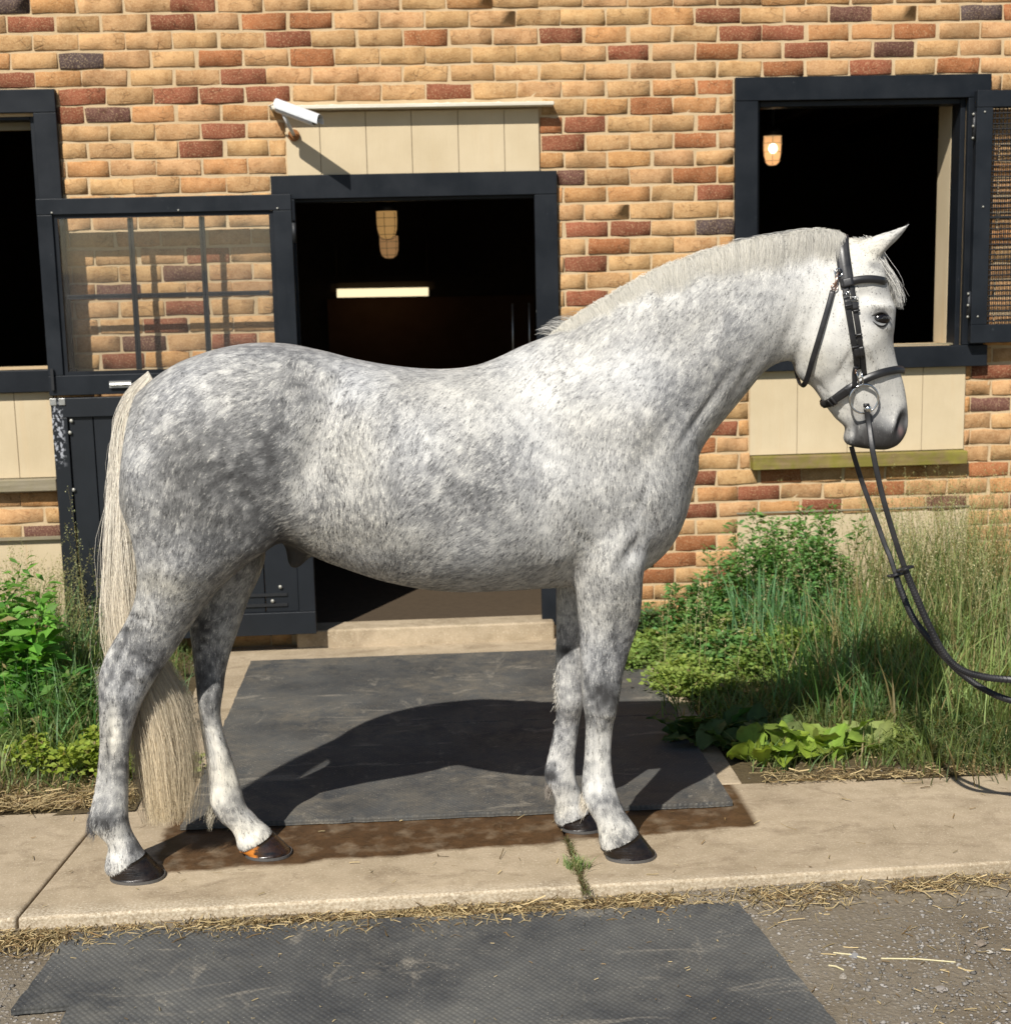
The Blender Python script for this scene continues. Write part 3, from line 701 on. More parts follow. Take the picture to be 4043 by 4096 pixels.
class Loft:
    """rings given by two outline points a, b (side view), half width w, lateral middle yc, fullness e, skew k"""
    def __init__(s, rings, conv, yc, inset=0.0):
        R = []
        for r in rings:
            a, b, w = r[0], r[1], r[2]; y = r[3] if len(r) > 3 and r[3] is not None else yc
            e = r[4] if len(r) > 4 else .9; k = r[5] if len(r) > 5 else 0.0; cv = r[6] if len(r) > 6 else conv
            A = dep(*cv(*a), y); B = dep(*cv(*b), y); d = (B-A); L = np.linalg.norm(d)
            A = A+d/L*inset
            R.append((A[0], A[2], B[0], B[2], w, y, e, k))
        s.R = np.array(R); n = len(R); mid = (s.R[:, :2]+s.R[:, 2:4])/2
        s.u = np.concatenate([[0], np.cumsum(np.maximum(np.linalg.norm(np.diff(mid, axis=0), axis=1), .004))]); s.u /= s.u[-1]
    def at(s, u):
        u = np.atleast_1d(u); return np.stack([pchip(s.u, s.R[:, i], u) for i in range(8)], -1)
    def pt(s, u, t, off=0.0):
        """t: 0 at a, pi at b going round the near side (-y); 2pi-t on the far side"""
        q = s.at(u); ct, st = np.cos(t), np.sin(t)
        mx, mz = (q[:, 0]+q[:, 2])/2, (q[:, 1]+q[:, 3])/2; hx, hz = (q[:, 0]-q[:, 2])/2, (q[:, 1]-q[:, 3])/2
        L = np.sqrt(hx**2+hz**2); f = (L+off)/L
        w = (q[:, 4]+off)*np.abs(st)**q[:, 6]*(1+q[:, 7]*ct)
        return np.stack([mx+hx*ct*f, q[:, 5]-np.sign(st)*w, mz+hz*ct*f], -1)
    def mesh(s, nu, nt):
        V = []; F_ = []; us = np.linspace(0, 1, nu); ts = np.linspace(0, 2*math.pi, nt, endpoint=False)
        for u in us: V.append(s.pt(np.full(nt, u), ts))
        V = np.concatenate(V); c0 = V[:nt].mean(0); c1 = V[-nt:].mean(0); V = np.vstack([V, c0, c1]); n = nu*nt
        for i in range(nu-1):
            for j in range(nt): F_.append([i*nt+j, i*nt+(j+1) % nt, (i+1)*nt+(j+1) % nt, (i+1)*nt+j])
        for j in range(nt): F_.append([n, (j+1) % nt, j]); F_.append([n+1, n-nt+j, n-nt+(j+1) % nt])
        return V, F_
TR = Loft([  # trunk, tail end to chest
 ((535, 1720), (545, 1800), .05, None, .9), ((545, 1590), (497, 1960), .13, None, .8), ((590, 1530), (520, 2090), .185, None, .8), ((680, 1458), (640, 2170), .235, None, .75),
 ((790, 1408), (800, 2190), .262, None, .72), ((900, 1377), (940, 2180), .272, None, .72), ((1017, 1361), (1060, 2160), .272, None, .72, .03),
 ((1150, 1365), (1170, 2165), .262, None, .74, .02), ((1290, 1392), (1270, 2222), .262, None, .8, -.02), ((1420, 1425), (1390, 2266), .285, None, .85, -.06),
 ((1560, 1450), (1540, 2312), .308, None, .86, -.08), ((1680, 1463), (1690, 2343), .315, None, .88, -.08), ((1800, 1464), (1840, 2357), .310, None, .92, -.08),
 ((1910, 1448), (1980, 2357), .298, None, 1.0, -.12), ((2000, 1412), (2100, 2353), .282, None, 1.1, -.16), ((2080, 1372), (2230, 2348), .262, None, 1.2, -.20),
 ((2160, 1340), (2370, 2340), .245, None, 1.22, -.22), ((2250, 1300), (2520, 2310), .232, None, 1.2, -.24), ((2345, 1240), (2655, 2215), .215, None, 1.12, -.24),
 ((2440, 1185), (2725, 2085), .190, None, 1.0, -.22), ((2530, 1135), (2768, 1940), .160, None, .95, -.18), ((2610, 1105), (2782, 1830), .120, None, .9, -.1), ((2660, 1150), (2750, 1720), .06)], cS, HY, .008)
NK = Loft([  # neck
 ((2150, 1400), (2520, 2200), .17, None, 1.1, -.2), ((2300, 1282), (2660, 2080), .175, None, 1.1, -.22), ((2420, 1205), (2745, 1940), .165, None, 1.08, -.2), ((2540, 1135), (2782, 1840), .148, None, 1.05, -.2),
 ((2660, 1075), (2815, 1775), .132, None, 1.0, -.16), ((2780, 1030), (2866, 1710), .120, None, .98, -.14), ((2900, 995), (2925, 1641), .110, None, .95, -.10), ((3010, 970), (2985, 1568), .102, None, .92, -.06),
 ((3110, 952), (3050, 1490), .096, None, .88, 0), ((3200, 938), (3110, 1452), .092, None, .85, 0), ((3290, 925), (3175, 1440), .090, None, .85, 0), ((3370, 935), (3260, 1430), .086, None, .8, 0), ((3420, 985), (3330, 1400), .07)], cS, HY, .014)
HD = Loft([  # head, poll to chin; a = jaw side, b = face side
 ((640, 330), (800, 235), .05), ((590, 480), (930, 275), .075, None, .8), ((500, 700), (1000, 350), .092, None, .75, -.05), ((452, 900), (1022, 500), .103, None, .72, -.12), ((440, 1020), (1052, 620), .106, None, .7, -.16),
 ((456, 1110), (1074, 705), .108, None, .72, -.22), ((492, 1165), (1072, 790), .102, None, .75, -.22), ((545, 1190), (1069, 880), .090, None, .78, -.2), ((596, 1250), (1085, 980), .078, None, .82, -.14),
 ((640, 1318), (1106, 1060), .069, None, .85, -.1), ((672, 1360), (1130, 1130), .061, None, .85, -.06), ((705, 1402), (1149, 1200), .056, None, .85, 0), ((745, 1438), (1163, 1280), .054, None, .82, .04),
 ((778, 1470), (1172, 1360), .055, None, .78, .04), ((770, 1515), (1173, 1430), .057, None, .75, .02), ((772, 1555), (1160, 1490), .056, None, .75), ((800, 1580), (1135, 1540), .050, None, .78), ((860, 1594), (1095, 1580), .040, None, .8), ((930, 1602), (1040, 1606), .02)], cA, HY)
def ear(dy, sgn):
    return Loft([((790, 300), (900, 430), .030, HY+sgn*.035), ((860, 262), (965, 405), .030, HY+sgn*.042), ((930, 240), (1005, 368), .027, HY+sgn*.050), ((1000, 214), (1040, 322), .022, HY+sgn*.057),
        ((1060, 196), (1080, 284), .017, HY+sgn*.062), ((1110, 178), (1120, 244), .012, HY+sgn*.066), ((1155, 160), (1158, 200), .008, HY+sgn*.069), ((1188, 147), (1190, 162), .003, HY+sgn*.07)], cA, HY)
def fore(near):
    s = -1 if near else 1
    y0, y1, y2 = (4.36, 4.405, 4.42) if near else (4.64, 4.655, 4.675)
    if near:
        R = [((300, 60), (640, -20), .07, 4.375, .8), ((300, 200), (690, 180), .088, 4.37, .8), ((305, 330), (668, 330), .098, 4.37, .8), ((315, 440), (634, 440), .098, 4.37, .82), ((320, 530), (615, 530), .093, 4.375, .85), ((325, 630), (611, 625), .082, 4.38, .85),
             ((334, 740), (597, 735), .070, 4.39, .88), ((341, 850), (560, 850), .059, 4.40, .9), ((346, 950), (532, 950), .052, 4.405, .88), ((350, 1030), (516, 1030), .050, 4.41, .82), ((353, 1090), (506, 1085), .050, 4.41, .8),
             ((362, 1135), (494, 1135), .046, 4.412, .85), ((366, 1185), (484, 1190), .039, y2, .9), ((364, 1260), (478, 1260), .034, y2, .9), ((359, 1340), (478, 1340), .033, y2, .9), ((352, 1410), (485, 1405), .037, y2, .88),
             ((351, 1465), (496, 1455), .043, y2, .85), ((360, 1520), (512, 1500), .042, y2, .85), ((390, 1568), (531, 1540), .036, y2, .88), ((412, 1605), (552, 1577), .036, y2, .88), ((422, 1650), (580, 1615), .044, y2, .85), ((428, 1700), (594, 1650), .049, y2, .8), ((438, 1722), (590, 1668), .045, y2, .8)]
    else:
        R = [((300, 100), (600, 100), .07, 4.62, .8), ((245, 300), (560, 300), .09, 4.62, .8), ((240, 450), (520, 440), .09, 4.625, .82), ((240, 620), (470, 620), .080, 4.63, .85), ((240, 740), (430, 740), .068, 4.64, .88), ((238, 850), (400, 850), .058, 4.65, .9),
             ((236, 940), (382, 950), .053, y1, .88), ((234, 1015), (368, 1025), .050, y1, .82), ((240, 1080), (358, 1085), .047, y1, .82), ((238, 1150), (343, 1160), .040, y2, .9), ((222, 1240), (331, 1245), .034, y2, .9), ((203, 1320), (322, 1325), .034, y2, .9),
             ((188, 1385), (322, 1385), .040, y2, .86), ((196, 1430), (330, 1425), .042, y2, .86), ((222, 1478), (344, 1462), .036, y2, .88), ((236, 1515), (356, 1495), .036, y2, .88), ((230, 1555), (372, 1530), .044, y2, .85), ((234, 1595), (384, 1556), .047, y2, .8), ((244, 1612), (382, 1572), .043, y2, .8)]
    return Loft(R, cB, y2)
def hind(near):
    if near:
        R = [((560, 1700), (1060, 1500), .10, 4.40, .8), ((500, 1830), (1130, 1700), .145, 4.385, .75), ((490, 1960), (1165, 1880), .150, 4.38, .75), ((512, 2080), (1165, 2040), .145, 4.38, .76), ((533, 2180), (1125, 2155), .135, 4.385, .78),
             ((548, 2270), (1010, 2240), .120, 4.39, .8), ((547, 2350), (900, 2333), .102, 4.40, .82), ((532, 2420), (820, 2428), .087, 4.405, .85), ((494, 2500), (770, 2500), .074, 4.41, .86), ((450, 2570), (710, 2592), .063, 4.415, .86),
             ((414, 2640), (655, 2668), .055, 4.42, .86), ((398, 2700), (614, 2730), .052, 4.425, .82), ((396, 2760), (580, 2790), .051, 4.425, .8), ((397, 2830), (552, 2855), .048, 4.43, .82), ((398, 2900), (531, 2925), .041, 4.43, .86),
             ((397, 2980), (519, 3000), .034, 4.43, .9), ((389, 3080), (516, 3085), .032, 4.43, .9), ((376, 3170), (515, 3170), .035, 4.43, .9), ((361, 3245), (514, 3240), .041, 4.43, .87), ((356, 3300), (517, 3290), .042, 4.43, .86), ((400, 3345), (530, 3330), .036, 4.43, .88),
             ((434, 3385), (552, 3368), .036, 4.43, .88), ((424, 3430), (570, 3400), .045, 4.43, .84), ((420, 3480), (590, 3430), .05, 4.43, .8), ((432, 3500), (590, 3450), .046, 4.43, .8)]
        return Loft(R, cS, 4.43)
    R = [((620, -500), (1150, -520), .10, 4.61, .8), ((660, -320), (1230, -330), .125, 4.62, .8), ((690, -150), (1190, -150), .115, 4.62, .8), ((712, 0), (1118, 0), .095, 4.61, .84), ((730, 120), (1082, 110), .080, 4.60, .86), ((746, 250), (1038, 240), .066, 4.595, .86), ((758, 360), (1000, 350), .056, 4.59, .86),
         ((772, 470), (970, 470), .051, 4.585, .84), ((784, 580), (955, 590), .050, 4.58, .82), ((792, 670), (940, 665), .048, 4.575, .82), ((802, 750), (936, 735), .042, 4.57, .86), ((814, 850), (957, 845), .035, 4.57, .9), ((832, 960), (990, 955), .032, 4.57, .9), ((848, 1080), (1028, 1070), .032, 4.57, .9),
         ((857, 1180), (1060, 1170), .034, 4.57, .9), ((864, 1270), (1082, 1265), .041, 4.57, .87), ((875, 1340), (1105, 1330), .042, 4.57, .86), ((930, 1420), (1150, 1375), .037, 4.57, .88), ((1000, 1475), (1195, 1425), .036, 4.57, .88), ((1034, 1530), (1240, 1462), .043, 4.57, .84), ((1048, 1590), (1272, 1500), .049, 4.57, .8), ((1068, 1615), (1275, 1525), .045, 4.57, .8)]
    return Loft(R, cD, 4.57)
SHTH = Loft([((1130, 2120), (1250, 2120), .05, HY), ((1135, 2170), (1265, 2190), .050, HY), ((1145, 2220), (1238, 2235), .036, HY), ((1150, 2262), (1205, 2268), .028, HY), ((1162, 2280), (1190, 2281), .012, HY)], cS, HY)
parts = [(TR, 120, 72), (NK, 90, 64), (HD, 110, 64), (ear(0, -1), 30, 20), (ear(0, 1), 30, 20), (fore(True), 110, 40), (fore(False), 100, 40), (hind(True), 120, 44), (hind(False), 110, 44), (SHTH, 24, 20)]
V, Fc = [], []; off = 0
for L_, nu, nt in parts:
    v, f = L_.mesh(nu, nt); V.append(v); Fc += [[q+off for q in ff] for ff in f]; off += len(v)
tmp = npmesh('horse_raw', np.concatenate(V), Fc)
bm = bmesh.new(); bm.from_mesh(tmp); bmesh.ops.recalc_face_normals(bm, faces=bm.faces); bm.to_mesh(tmp); bm.free()
to = bpy.data.objects.new('horse_raw', tmp); COL.objects.link(to)
rmod = to.modifiers.new('r', 'REMESH'); rmod.mode = 'VOXEL'; rmod.voxel_size = .0068; rmod.adaptivity = 0
dg = bpy.context.evaluated_depsgraph_get(); ev = to.evaluated_get(dg); hm = bpy.data.meshes.new_from_object(ev)
bpy.data.objects.remove(to); 
nv = len(hm.vertices); P = np.empty(nv*3, np.float32); hm.vertices.foreach_get('co', P); P = P.reshape(-1, 3).astype(float)
ne = len(hm.edges); E_ = np.empty(ne*2, np.int32); hm.edges.foreach_get('vertices', E_); E_ = E_.reshape(-1, 2)
deg = np.bincount(E_.ravel(), minlength=nv).astype(float)[:, None]
def lap(A):
    S = np.zeros_like(A)
    for c in range(A.shape[1]):
        S[:, c] = np.bincount(E_[:, 0], A[E_[:, 1], c], nv)+np.bincount(E_[:, 1], A[E_[:, 0], c], nv)
    return S/deg-A
def smooth(A, it, w, lam=.6, mu=-.62):
    for i in range(it):
        A = A+w*lam*lap(A); A = A+w*mu*lap(A)
    return A
def outline(Q):                                       # where a point of the near flank shows; the far flank repeats the near one
    hi = np.clip((Q[:, 2]-.70)/.15, 0, 1); yy = Q[:, 1]*(1-hi)+(HY-np.abs(Q[:, 1]-HY))*hi
    return proj(np.stack([Q[:, 0], yy, Q[:, 2]], -1))
SX, SY = outline(P)
def gauss(x, y, rx, ry, ang=0.0, X=None, Y=None):
    X = SX if X is None else X; Y = SY if Y is None else Y
    c, s = math.cos(math.radians(ang)), math.sin(math.radians(ang)); u = (X-x)*c+(Y-y)*s; v = -(X-x)*s+(Y-y)*c
    return np.exp(-(u/rx)**2-(v/ry)**2)
body_w = np.clip(1-gauss(1, 1, 1, 1), 0, 1)[:, None]
for _ in range(5): P = P+.5*lap(P)                 # melt the joins
# melt more where limbs, neck and head meet the trunk
mw = np.clip(gauss(2480, 2200, 300, 330)+gauss(2200, 2250, 170, 200)+gauss(900, 2150, 560, 380)+gauss(2350, 1700, 420, 600, -25)+gauss(3180, 1180, 200, 320, -20)+gauss(1180, 2000, 200, 350), 0, 1)[:, None]
far_ear = gauss(3420, 990, 180, 110)[:, None]; mw = mw*(1-far_ear)
for _ in range(26): P = P+.55*mw*lap(P)
P = smooth(P, 10, 1.0)
me2 = hm
me2.vertices.foreach_set('co', P.astype(np.float32).ravel()); me2.update()
def normals():
    Nn = np.empty(nv*3, np.float32); me2.vertex_normals.foreach_get('vector', Nn); return Nn.reshape(-1, 3).astype(float)
Nn = normals()
side = np.clip(np.abs(Nn[:, 1])*1.4, 0, 1)
near_m = (P[:, 1] < HY)
# muscles and bones: (x, y, rx, ry, angle, height in mm)
DI = np.zeros(nv)
for b in [
 (1300, 1500, 46, 34, 0, 15), (1345, 1560, 30, 60, 20, -5), (1180, 1600, 260, 60, -62, -5), (1270, 1780, 55, 250, 16, -15), (1130, 1800, 70, 270, 17, 9), (1420, 1800, 60, 260, 16, -4), (1130, 2060, 110, 120, 20, 12),
 (760, 1780, 170, 260, -15, 10), (610, 1900, 60, 300, 6, -5), (980, 1600, 220, 140, 10, 8), (820, 2120, 200, 60, 10, -5), (700, 2320, 60, 170, 18, 8), (600, 2420, 22, 190, 16, -6), (470, 2650, 18, 90, 22, -4),
 (1150, 1480, 110, 40, 15, -4),
 (1480, 2060, 150, 120, 10, 10), (1700, 1800, 260, 260, 0, 8), (1420, 1920, 50, 170, -12, -7),
 (2210, 1520, 50, 190, -24, 8), (2310, 1640, 40, 220, -24, -4), (2130, 1650, 60, 230, -22, -4), (2370, 1800, 40, 240, -26, 6), (2290, 2010, 110, 150, -20, 12), (2180, 2060, 44, 170, -22, -7), (2380, 2080, 50, 110, -30, -8),
 (2620, 1990, 80, 110, -10, 18), (2690, 2110, 60, 90, 30, 12), (2560, 2210, 60, 40, -30, -10), (2530, 2200, 30, 90, 35, -10), (2235, 2240, 60, 50, 0, 10), (2280, 2280, 40, 60, 0, -8), (2440, 2300, 70, 130, 0, 8),
 (2440, 2420, 40, 190, 4, 6), (2370, 2480, 16, 200, 4, -5),
 (2640, 1720, 60, 230, 30, -12), (2730, 1560, 50, 330, 38, 7), (2820, 1640, 18, 190, 35, -9), (2560, 1450, 180, 70, -28, 5), (2800, 1330, 240, 60, -28, -5), (3020, 1240, 120, 90, -30, 6), (3160, 1330, 30, 130, 20, -9), (2990, 1500, 20, 130, 32, -6),
 (2480, 1620, 140, 90, -30, -6),
 (3315, 1290, 100, 130, 20, 9), (3250, 1400, 70, 60, 30, 7), (3215, 1330, 22, 120, 22, -6), (3420, 1330, 26, 110, -12, -5), (3470, 1390, 60, 12, 68, 6), (3420, 1490, 70, 40, 50, -7),
 (3528, 1226, 50, 20, 10, 12), (3530, 1300, 46, 16, 20, 4), (3455, 1180, 36, 34, 0, -11), (3395, 1520, 120, 13, 66, 6), (3450, 1560, 60, 11, 80, 4), (3500, 1500, 11, 120, -6, 3), (3380, 1450, 11, 70, 30, -4), (3290, 1560, 90, 12, 48, -4), (3330, 1590, 70, 11, 30, 3), (3350, 1250, 12, 80, 10, -3), (2560, 2000, 14, 90, 20, -4), (2330, 2150, 16, 90, -40, -5), (2500, 1900, 70, 160, 10, 7), (3520, 1270, 36, 26, 0, -9), (3500, 1120, 60, 50, 0, 4), (3570, 1400, 20, 90, -8, -3),
 (3560, 1730, 50, 60, 0, 5), (3604, 1696, 18, 44, 18, -20), (3575, 1690, 14, 44, 18, 6), (3440, 1660, 34, 40, 0, -4), (3428, 1740, 14, 90, -6, -8), (3400, 1765, 40, 28, 0, 5), (3490, 1740, 50, 60, 0, 4),
 (2440, 2830, 50, 60, 0, 6), (2420, 2880, 60, 14, 0, -4), (2400, 3000, 14, 160, 0, 4), (2395, 3120, 14, 120, 0, -3), (2375, 2820, 12, 60, 0, -5), (2465, 2760, 30, 30, 0, 4), (2450, 2870, 34, 20, 0, 4), (560, 2700, 40, 30, 30, 6), (420, 2700, 26, 40, 0, 5), (460, 2900, 12, 50, 0, -4), (500, 2560, 14, 80, 20, -5), (880, 2800, 30, 40, 0, 5), (858, 3020, 13, 150, -12, -8), (560, 2470, 90, 18, 25, -4), (2382, 3000, 14, 170, -2, -9), (2215, 3020, 13, 130, 6, -8),
 (470, 2790, 60, 60, 0, 5), (440, 2990, 14, 200, 3, -9), (500, 2750, 14, 60, 20, -4), (430, 3290, 50, 36, 0, 4), (820, 3220, 8, 130, -10, -4), (2180, 3090, 8, 90, 8, -4)]:
    DI += b[5]*.001*gauss(*b[:5])
# ribs
for i in range(9):
    DI += .0009*gauss(1560+i*62, 1900, 18, 240, -14)-.0005*gauss(1590+i*62, 1900, 18, 240, -14)
rn = np.random.default_rng(3)
def vnoise(Q, sc, seed=0):
    """value noise on world points"""
    r = np.random.default_rng(seed); T = r.random((80, 80, 80)); q = Q*sc+100; i = np.floor(q).astype(int); f = q-i; f = f*f*(3-2*f); out = 0
    for a in (0, 1):
        for b in (0, 1):
            for c in (0, 1):
                w = (f[:, 0] if a else 1-f[:, 0])*(f[:, 1] if b else 1-f[:, 1])*(f[:, 2] if c else 1-f[:, 2])
                out = out+w*T[(i[:, 0]+a) % 80, (i[:, 1]+b) % 80, (i[:, 2]+c) % 80]
    return out
DI += .0035*(vnoise(P, 9, 1)-.5)*(SY < 2400)+.0012*(vnoise(P, 30, 2)-.5)
ear_m = gauss(3480, 960, 160, 90)
P = P+Nn*(DI*side*(1-ear_m*.8)-.007*gauss(3568, 988, 95, 11, -49)*near_m)[:, None]
P = smooth(P, 3, 1.0)
me2.vertices.foreach_set('co', P.astype(np.float32).ravel()); me2.update(); Nn = normals()
me2.polygons.foreach_set('use_smooth', np.ones(len(me2.polygons), dtype=bool))

# ---- coat: how dark, how warm, how long, at an outline point
def coat(X, Y, Q):
    g = lambda *a: gauss(*a, X=X, Y=Y)
    d = np.full(len(X), .425)+.09*np.clip((Y-2330)/150, 0, 1)
    d += .29*g(820, 1900, 360, 430, 0)+.10*g(1150, 1760, 120, 320, 14)+.12*g(1050, 2050, 160, 160)+.10*g(900, 2200, 320, 90, 10)
    d += .12*g(1130, 1400, 320, 60, 6)+.12*g(1500, 1440, 240, 30, 6)
    d -= .22*g(1238, 1820, 70, 330, 17)+.16*g(1440, 1830, 80, 300, 16); d += .12*g(1110, 1700, 80, 260, 20)+.17*g(1500, 1650, 170, 170)+.14*g(1350, 2080, 90, 120)+.08*g(1240, 1560, 60, 60)
    d += .20*g(1850, 1960, 300, 190, -8)+.08*g(1750, 2250, 500, 70, 3)+.07*g(1560, 1900, 60, 200, -10)
    d -= .10*g(1780, 1560, 260, 90)+.12*g(2150, 1560, 130, 170)+.08*g(2280, 1900, 180, 260)-.07*g(2050, 1750, 110, 160)
    d += .08*g(2640, 2080, 100, 120)-.12*g(2230, 2270, 70, 60)
    d += .13*g(2650, 1650, 60, 200, 30)+.16*g(2860, 1420, 330, 80, -58)+.08*g(2900, 1530, 50, 240, 42)-.04*g(2500, 1500, 240, 160)
    d -= .06*g(2750, 1120, 500, 90, -28)+.06*g(3100, 1050, 150, 60, -20)
    d -= .20*g(3330, 1180, 150, 210, -10)+.16*g(3330, 1450, 200, 150, 30)+.22*g(3450, 1650, 150, 120)+.2*g(3480, 980, 190, 110)+.12*g(3530, 1350, 70, 320)
    d += .06*g(3270, 1400, 60, 50)+.20*g(3530, 1150, 40, 40)
    d += .85*g(3500, 1785, 125, 52, -18)+.36*g(3480, 1720, 70, 90)+.30*g(3600, 1760, 34, 70, 10)+.22*g(3400, 1785, 60, 24)+.10*g(3470, 1680, 60, 60)+.16*g(3520, 1600, 60, 120)
    d += 1.6*g(3604, 1690, 16, 46, 18)                                      # nostril
    d += .35*g(3424, 1740, 9, 60, -6)+.5*g(3470, 1665, 14, 26)             # mouth
    d += .75*g(3522, 1276, 44, 27, 10)                                      # round the eye
    d += .30*g(3572, 992, 85, 9, -49)+.35*g(3500, 1062, 34, 16, 20)  # the dark strip is the ear's shaded inner rim, painted in
    # legs
    ft = (Q[:, 0] < .1)
    d += np.where(~ft, .10*g(2450, 2600, 160, 160)+.40*g(2440, 2790, 90, 85)-.24*g(2420, 3040, 110, 140)-.22*g(2420, 3160, 120, 60)+.34*g(2480, 3215, 60, 22)-.16*g(2450, 3290, 110, 50)+.14*g(2510, 3260, 26, 30, 30), 0)
    d += np.where(~ft, .05*g(2250, 2560, 60, 80)+.30*g(2262, 2600, 26, 24)+.42*g(2205, 3100, 50, 36)+.14*g(2250, 2900, 60, 90)-.16*g(2260, 3010, 70, 40)-.22*g(2260, 3220, 70, 50)+.05*g(2260, 2850, 70, 150), 0)
    d += np.where(ft, .16*g(500, 2600, 110, 110)+.26*g(440, 2800, 80, 120)-.05*g(640, 2450, 120, 100)+.22*g(570, 2620, 30, 40)-.26*g(455, 2940, 34, 150, 2)+.10*g(400, 2960, 22, 200)+.22*g(500, 2960, 18, 160)-.08*g(440, 3170, 60, 40)+.44*g(430, 3280, 90, 40)+.24*g(520, 3370, 40, 50)-.12*g(450, 3360, 40, 40)-.06*g(440, 3440, 60, 40)+.16*g(520, 3410, 50, 40), 0)
    d += np.where(ft, .34*g(830, 2700, 110, 180)-.24*g(870, 2960, 60, 150, 10)-.22*g(920, 3150, 90, 110)+.14*g(940, 3260, 60, 30, 20)-.30*g(990, 3340, 110, 70), 0)
    d += 1.2*g(1150, 2240, 70, 55)+.4*g(1130, 2180, 30, 40)
    # dapples
    headm = np.clip(g(3430, 1350, 330, 520)*1.5, 0, 1); d0 = d-.06*headm+.20*g(3470, 1735, 110, 80)+.08*g(3390, 1300, 60, 120)+.10*g(3330, 1420, 60, 70)
    n1 = vnoise(Q, 37, 5); n2 = vnoise(Q, 15, 6); n3 = vnoise(Q, 60, 7); n4 = vnoise(Q, 6, 8)
    dap = np.clip((n1-.52)*3.4, 0, 1)*.55+np.clip((vnoise(Q, 56, 9)-.52)*4, 0, 1)*.55
    d += .05*(Y < 2400); amp = np.clip(d-.17, 0, .42)
    leg = Y > 2480
    d = d-dap*amp*np.where(leg, .35, .60)+(n2-.5)*np.where(leg, .50, .15)+(n4-.5)*.16+(n3-.5)*np.where(leg, .42, .12)
    d = d*(1-headm)+(d0+(n4-.5)*.10+(n3-.5)*.12)*headm
    warm = .25+.5*g(440, 2950, 60, 130)+.5*g(900, 3080, 90, 130)+.35*g(1000, 3340, 120, 60)+.4*g(3250, 1440, 70, 70)+.35*g(3400, 980, 150, 60)+.25*g(2450, 3330, 90, 40)+.5*g(2230, 3240, 60, 40)+(n4-.5)*.5+.3*g(1350, 2150, 200, 80)+.45*g(640, 2330, 200, 60, 10)
    return np.clip(d, .02, .98), np.clip(warm, 0, 1)
def coat_rgb(d, w):
    k = np.array([[.80, .79, .77], [.62, .615, .605], [.40, .40, .405], [.235, .238, .25], [.105, .107, .115], [.035, .034, .036]]); s = np.array([0, .2, .42, .62, .82, 1.0])
    c = np.stack([np.interp(d, s, k[:, i]) for i in range(3)], -1)*np.array([1.0, 1.0, .985])
    c[:, 2] *= 1-.24*w; c[:, 1] *= 1-.07*w; return c
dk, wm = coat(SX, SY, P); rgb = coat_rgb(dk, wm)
pinkm = gauss(3607, 1728, 8, 20, 14)[:, None]; rgb = rgb*(1-pinkm*.35)+np.array((.30, .17, .16))*pinkm*.35
flea = np.clip(gauss(3480, 1200, 130, 230)+gauss(3530, 1450, 110, 230)+gauss(3330, 1150, 120, 160)*.6+gauss(3300, 1500, 200, 160)*.45+gauss(3420, 1020, 200, 60)*.6, 0, 1)
c4 = np.ones((nv, 4), np.float32); c4[:, :3] = rgb
at = me2.attributes.new('coat', 'FLOAT_COLOR', 'POINT'); at.data.foreach_set('color', c4.ravel())
at = me2.attributes.new('flea', 'FLOAT', 'POINT'); at.data.foreach_set('value', flea.astype(np.float32))

def skin_mat():
    t = NT('grey_horse_skin'); base = t.attr('coat'); fl = t.attr('flea', 'Fac'); p = t.pos()
    sp = t.rng(t.voro(t.pos((1, 1, .62)), 118), .16, .24, 1, 0); sel = t.rng(t.noise(p, 46, 2), .46, .52)
    m = t.math('MULTIPLY', t.math('MULTIPLY', sp, sel), fl)
    c = t.mix(t.math('MULTIPLY', m, .8), base, (.06, .055, .06)); f = t.noise(t.pos((1, 1, .3)), 300, 3, .6)
    c = t.mix(t.rng(f, .3, .7, 0, .3), c, t.mix(1.0, c, (.85, .85, .85), 'MULTIPLY'))
    return t.fin(c, .62, normal=t.bump(f, .25, .002), spec=.3)
M['skin'] = skin_mat()
def fur_mat(name, rough=.5, spec=.35, trans=0.0, sheen=0.0):
    t = NT(name); c = t.attr('col'); t.fin(c, rough, spec=spec)
    if trans:
        tr = t.n.new('ShaderNodeBsdfTranslucent'); mx = t.n.new('ShaderNodeMixShader'); t.L(c, tr.inputs[0]); mx.inputs[0].default_value = trans
        t.L(t.bsdf.outputs[0], mx.inputs[1]); t.L(tr.outputs[0], mx.inputs[2]); t.L(mx.outputs[0], t.out.inputs[0])
    return t.m
M['fur'] = fur_mat('grey_coat_hair', .55, .25); M['tail'] = fur_mat('cream_tail_hair', .5, .25, .4); M['mane'] = fur_mat('white_mane_hair', .5, .3, .25)
horse = thing('horse', 'dapple grey horse in a black bridle standing sideways on the walkway', 'horse', (.2, HY, 0))
body = link('body', me2, horse, M['skin'])
bvh = BVHTree.FromPolygons([tuple(p) for p in P], [tuple(pl.vertices) for pl in me2.polygons])

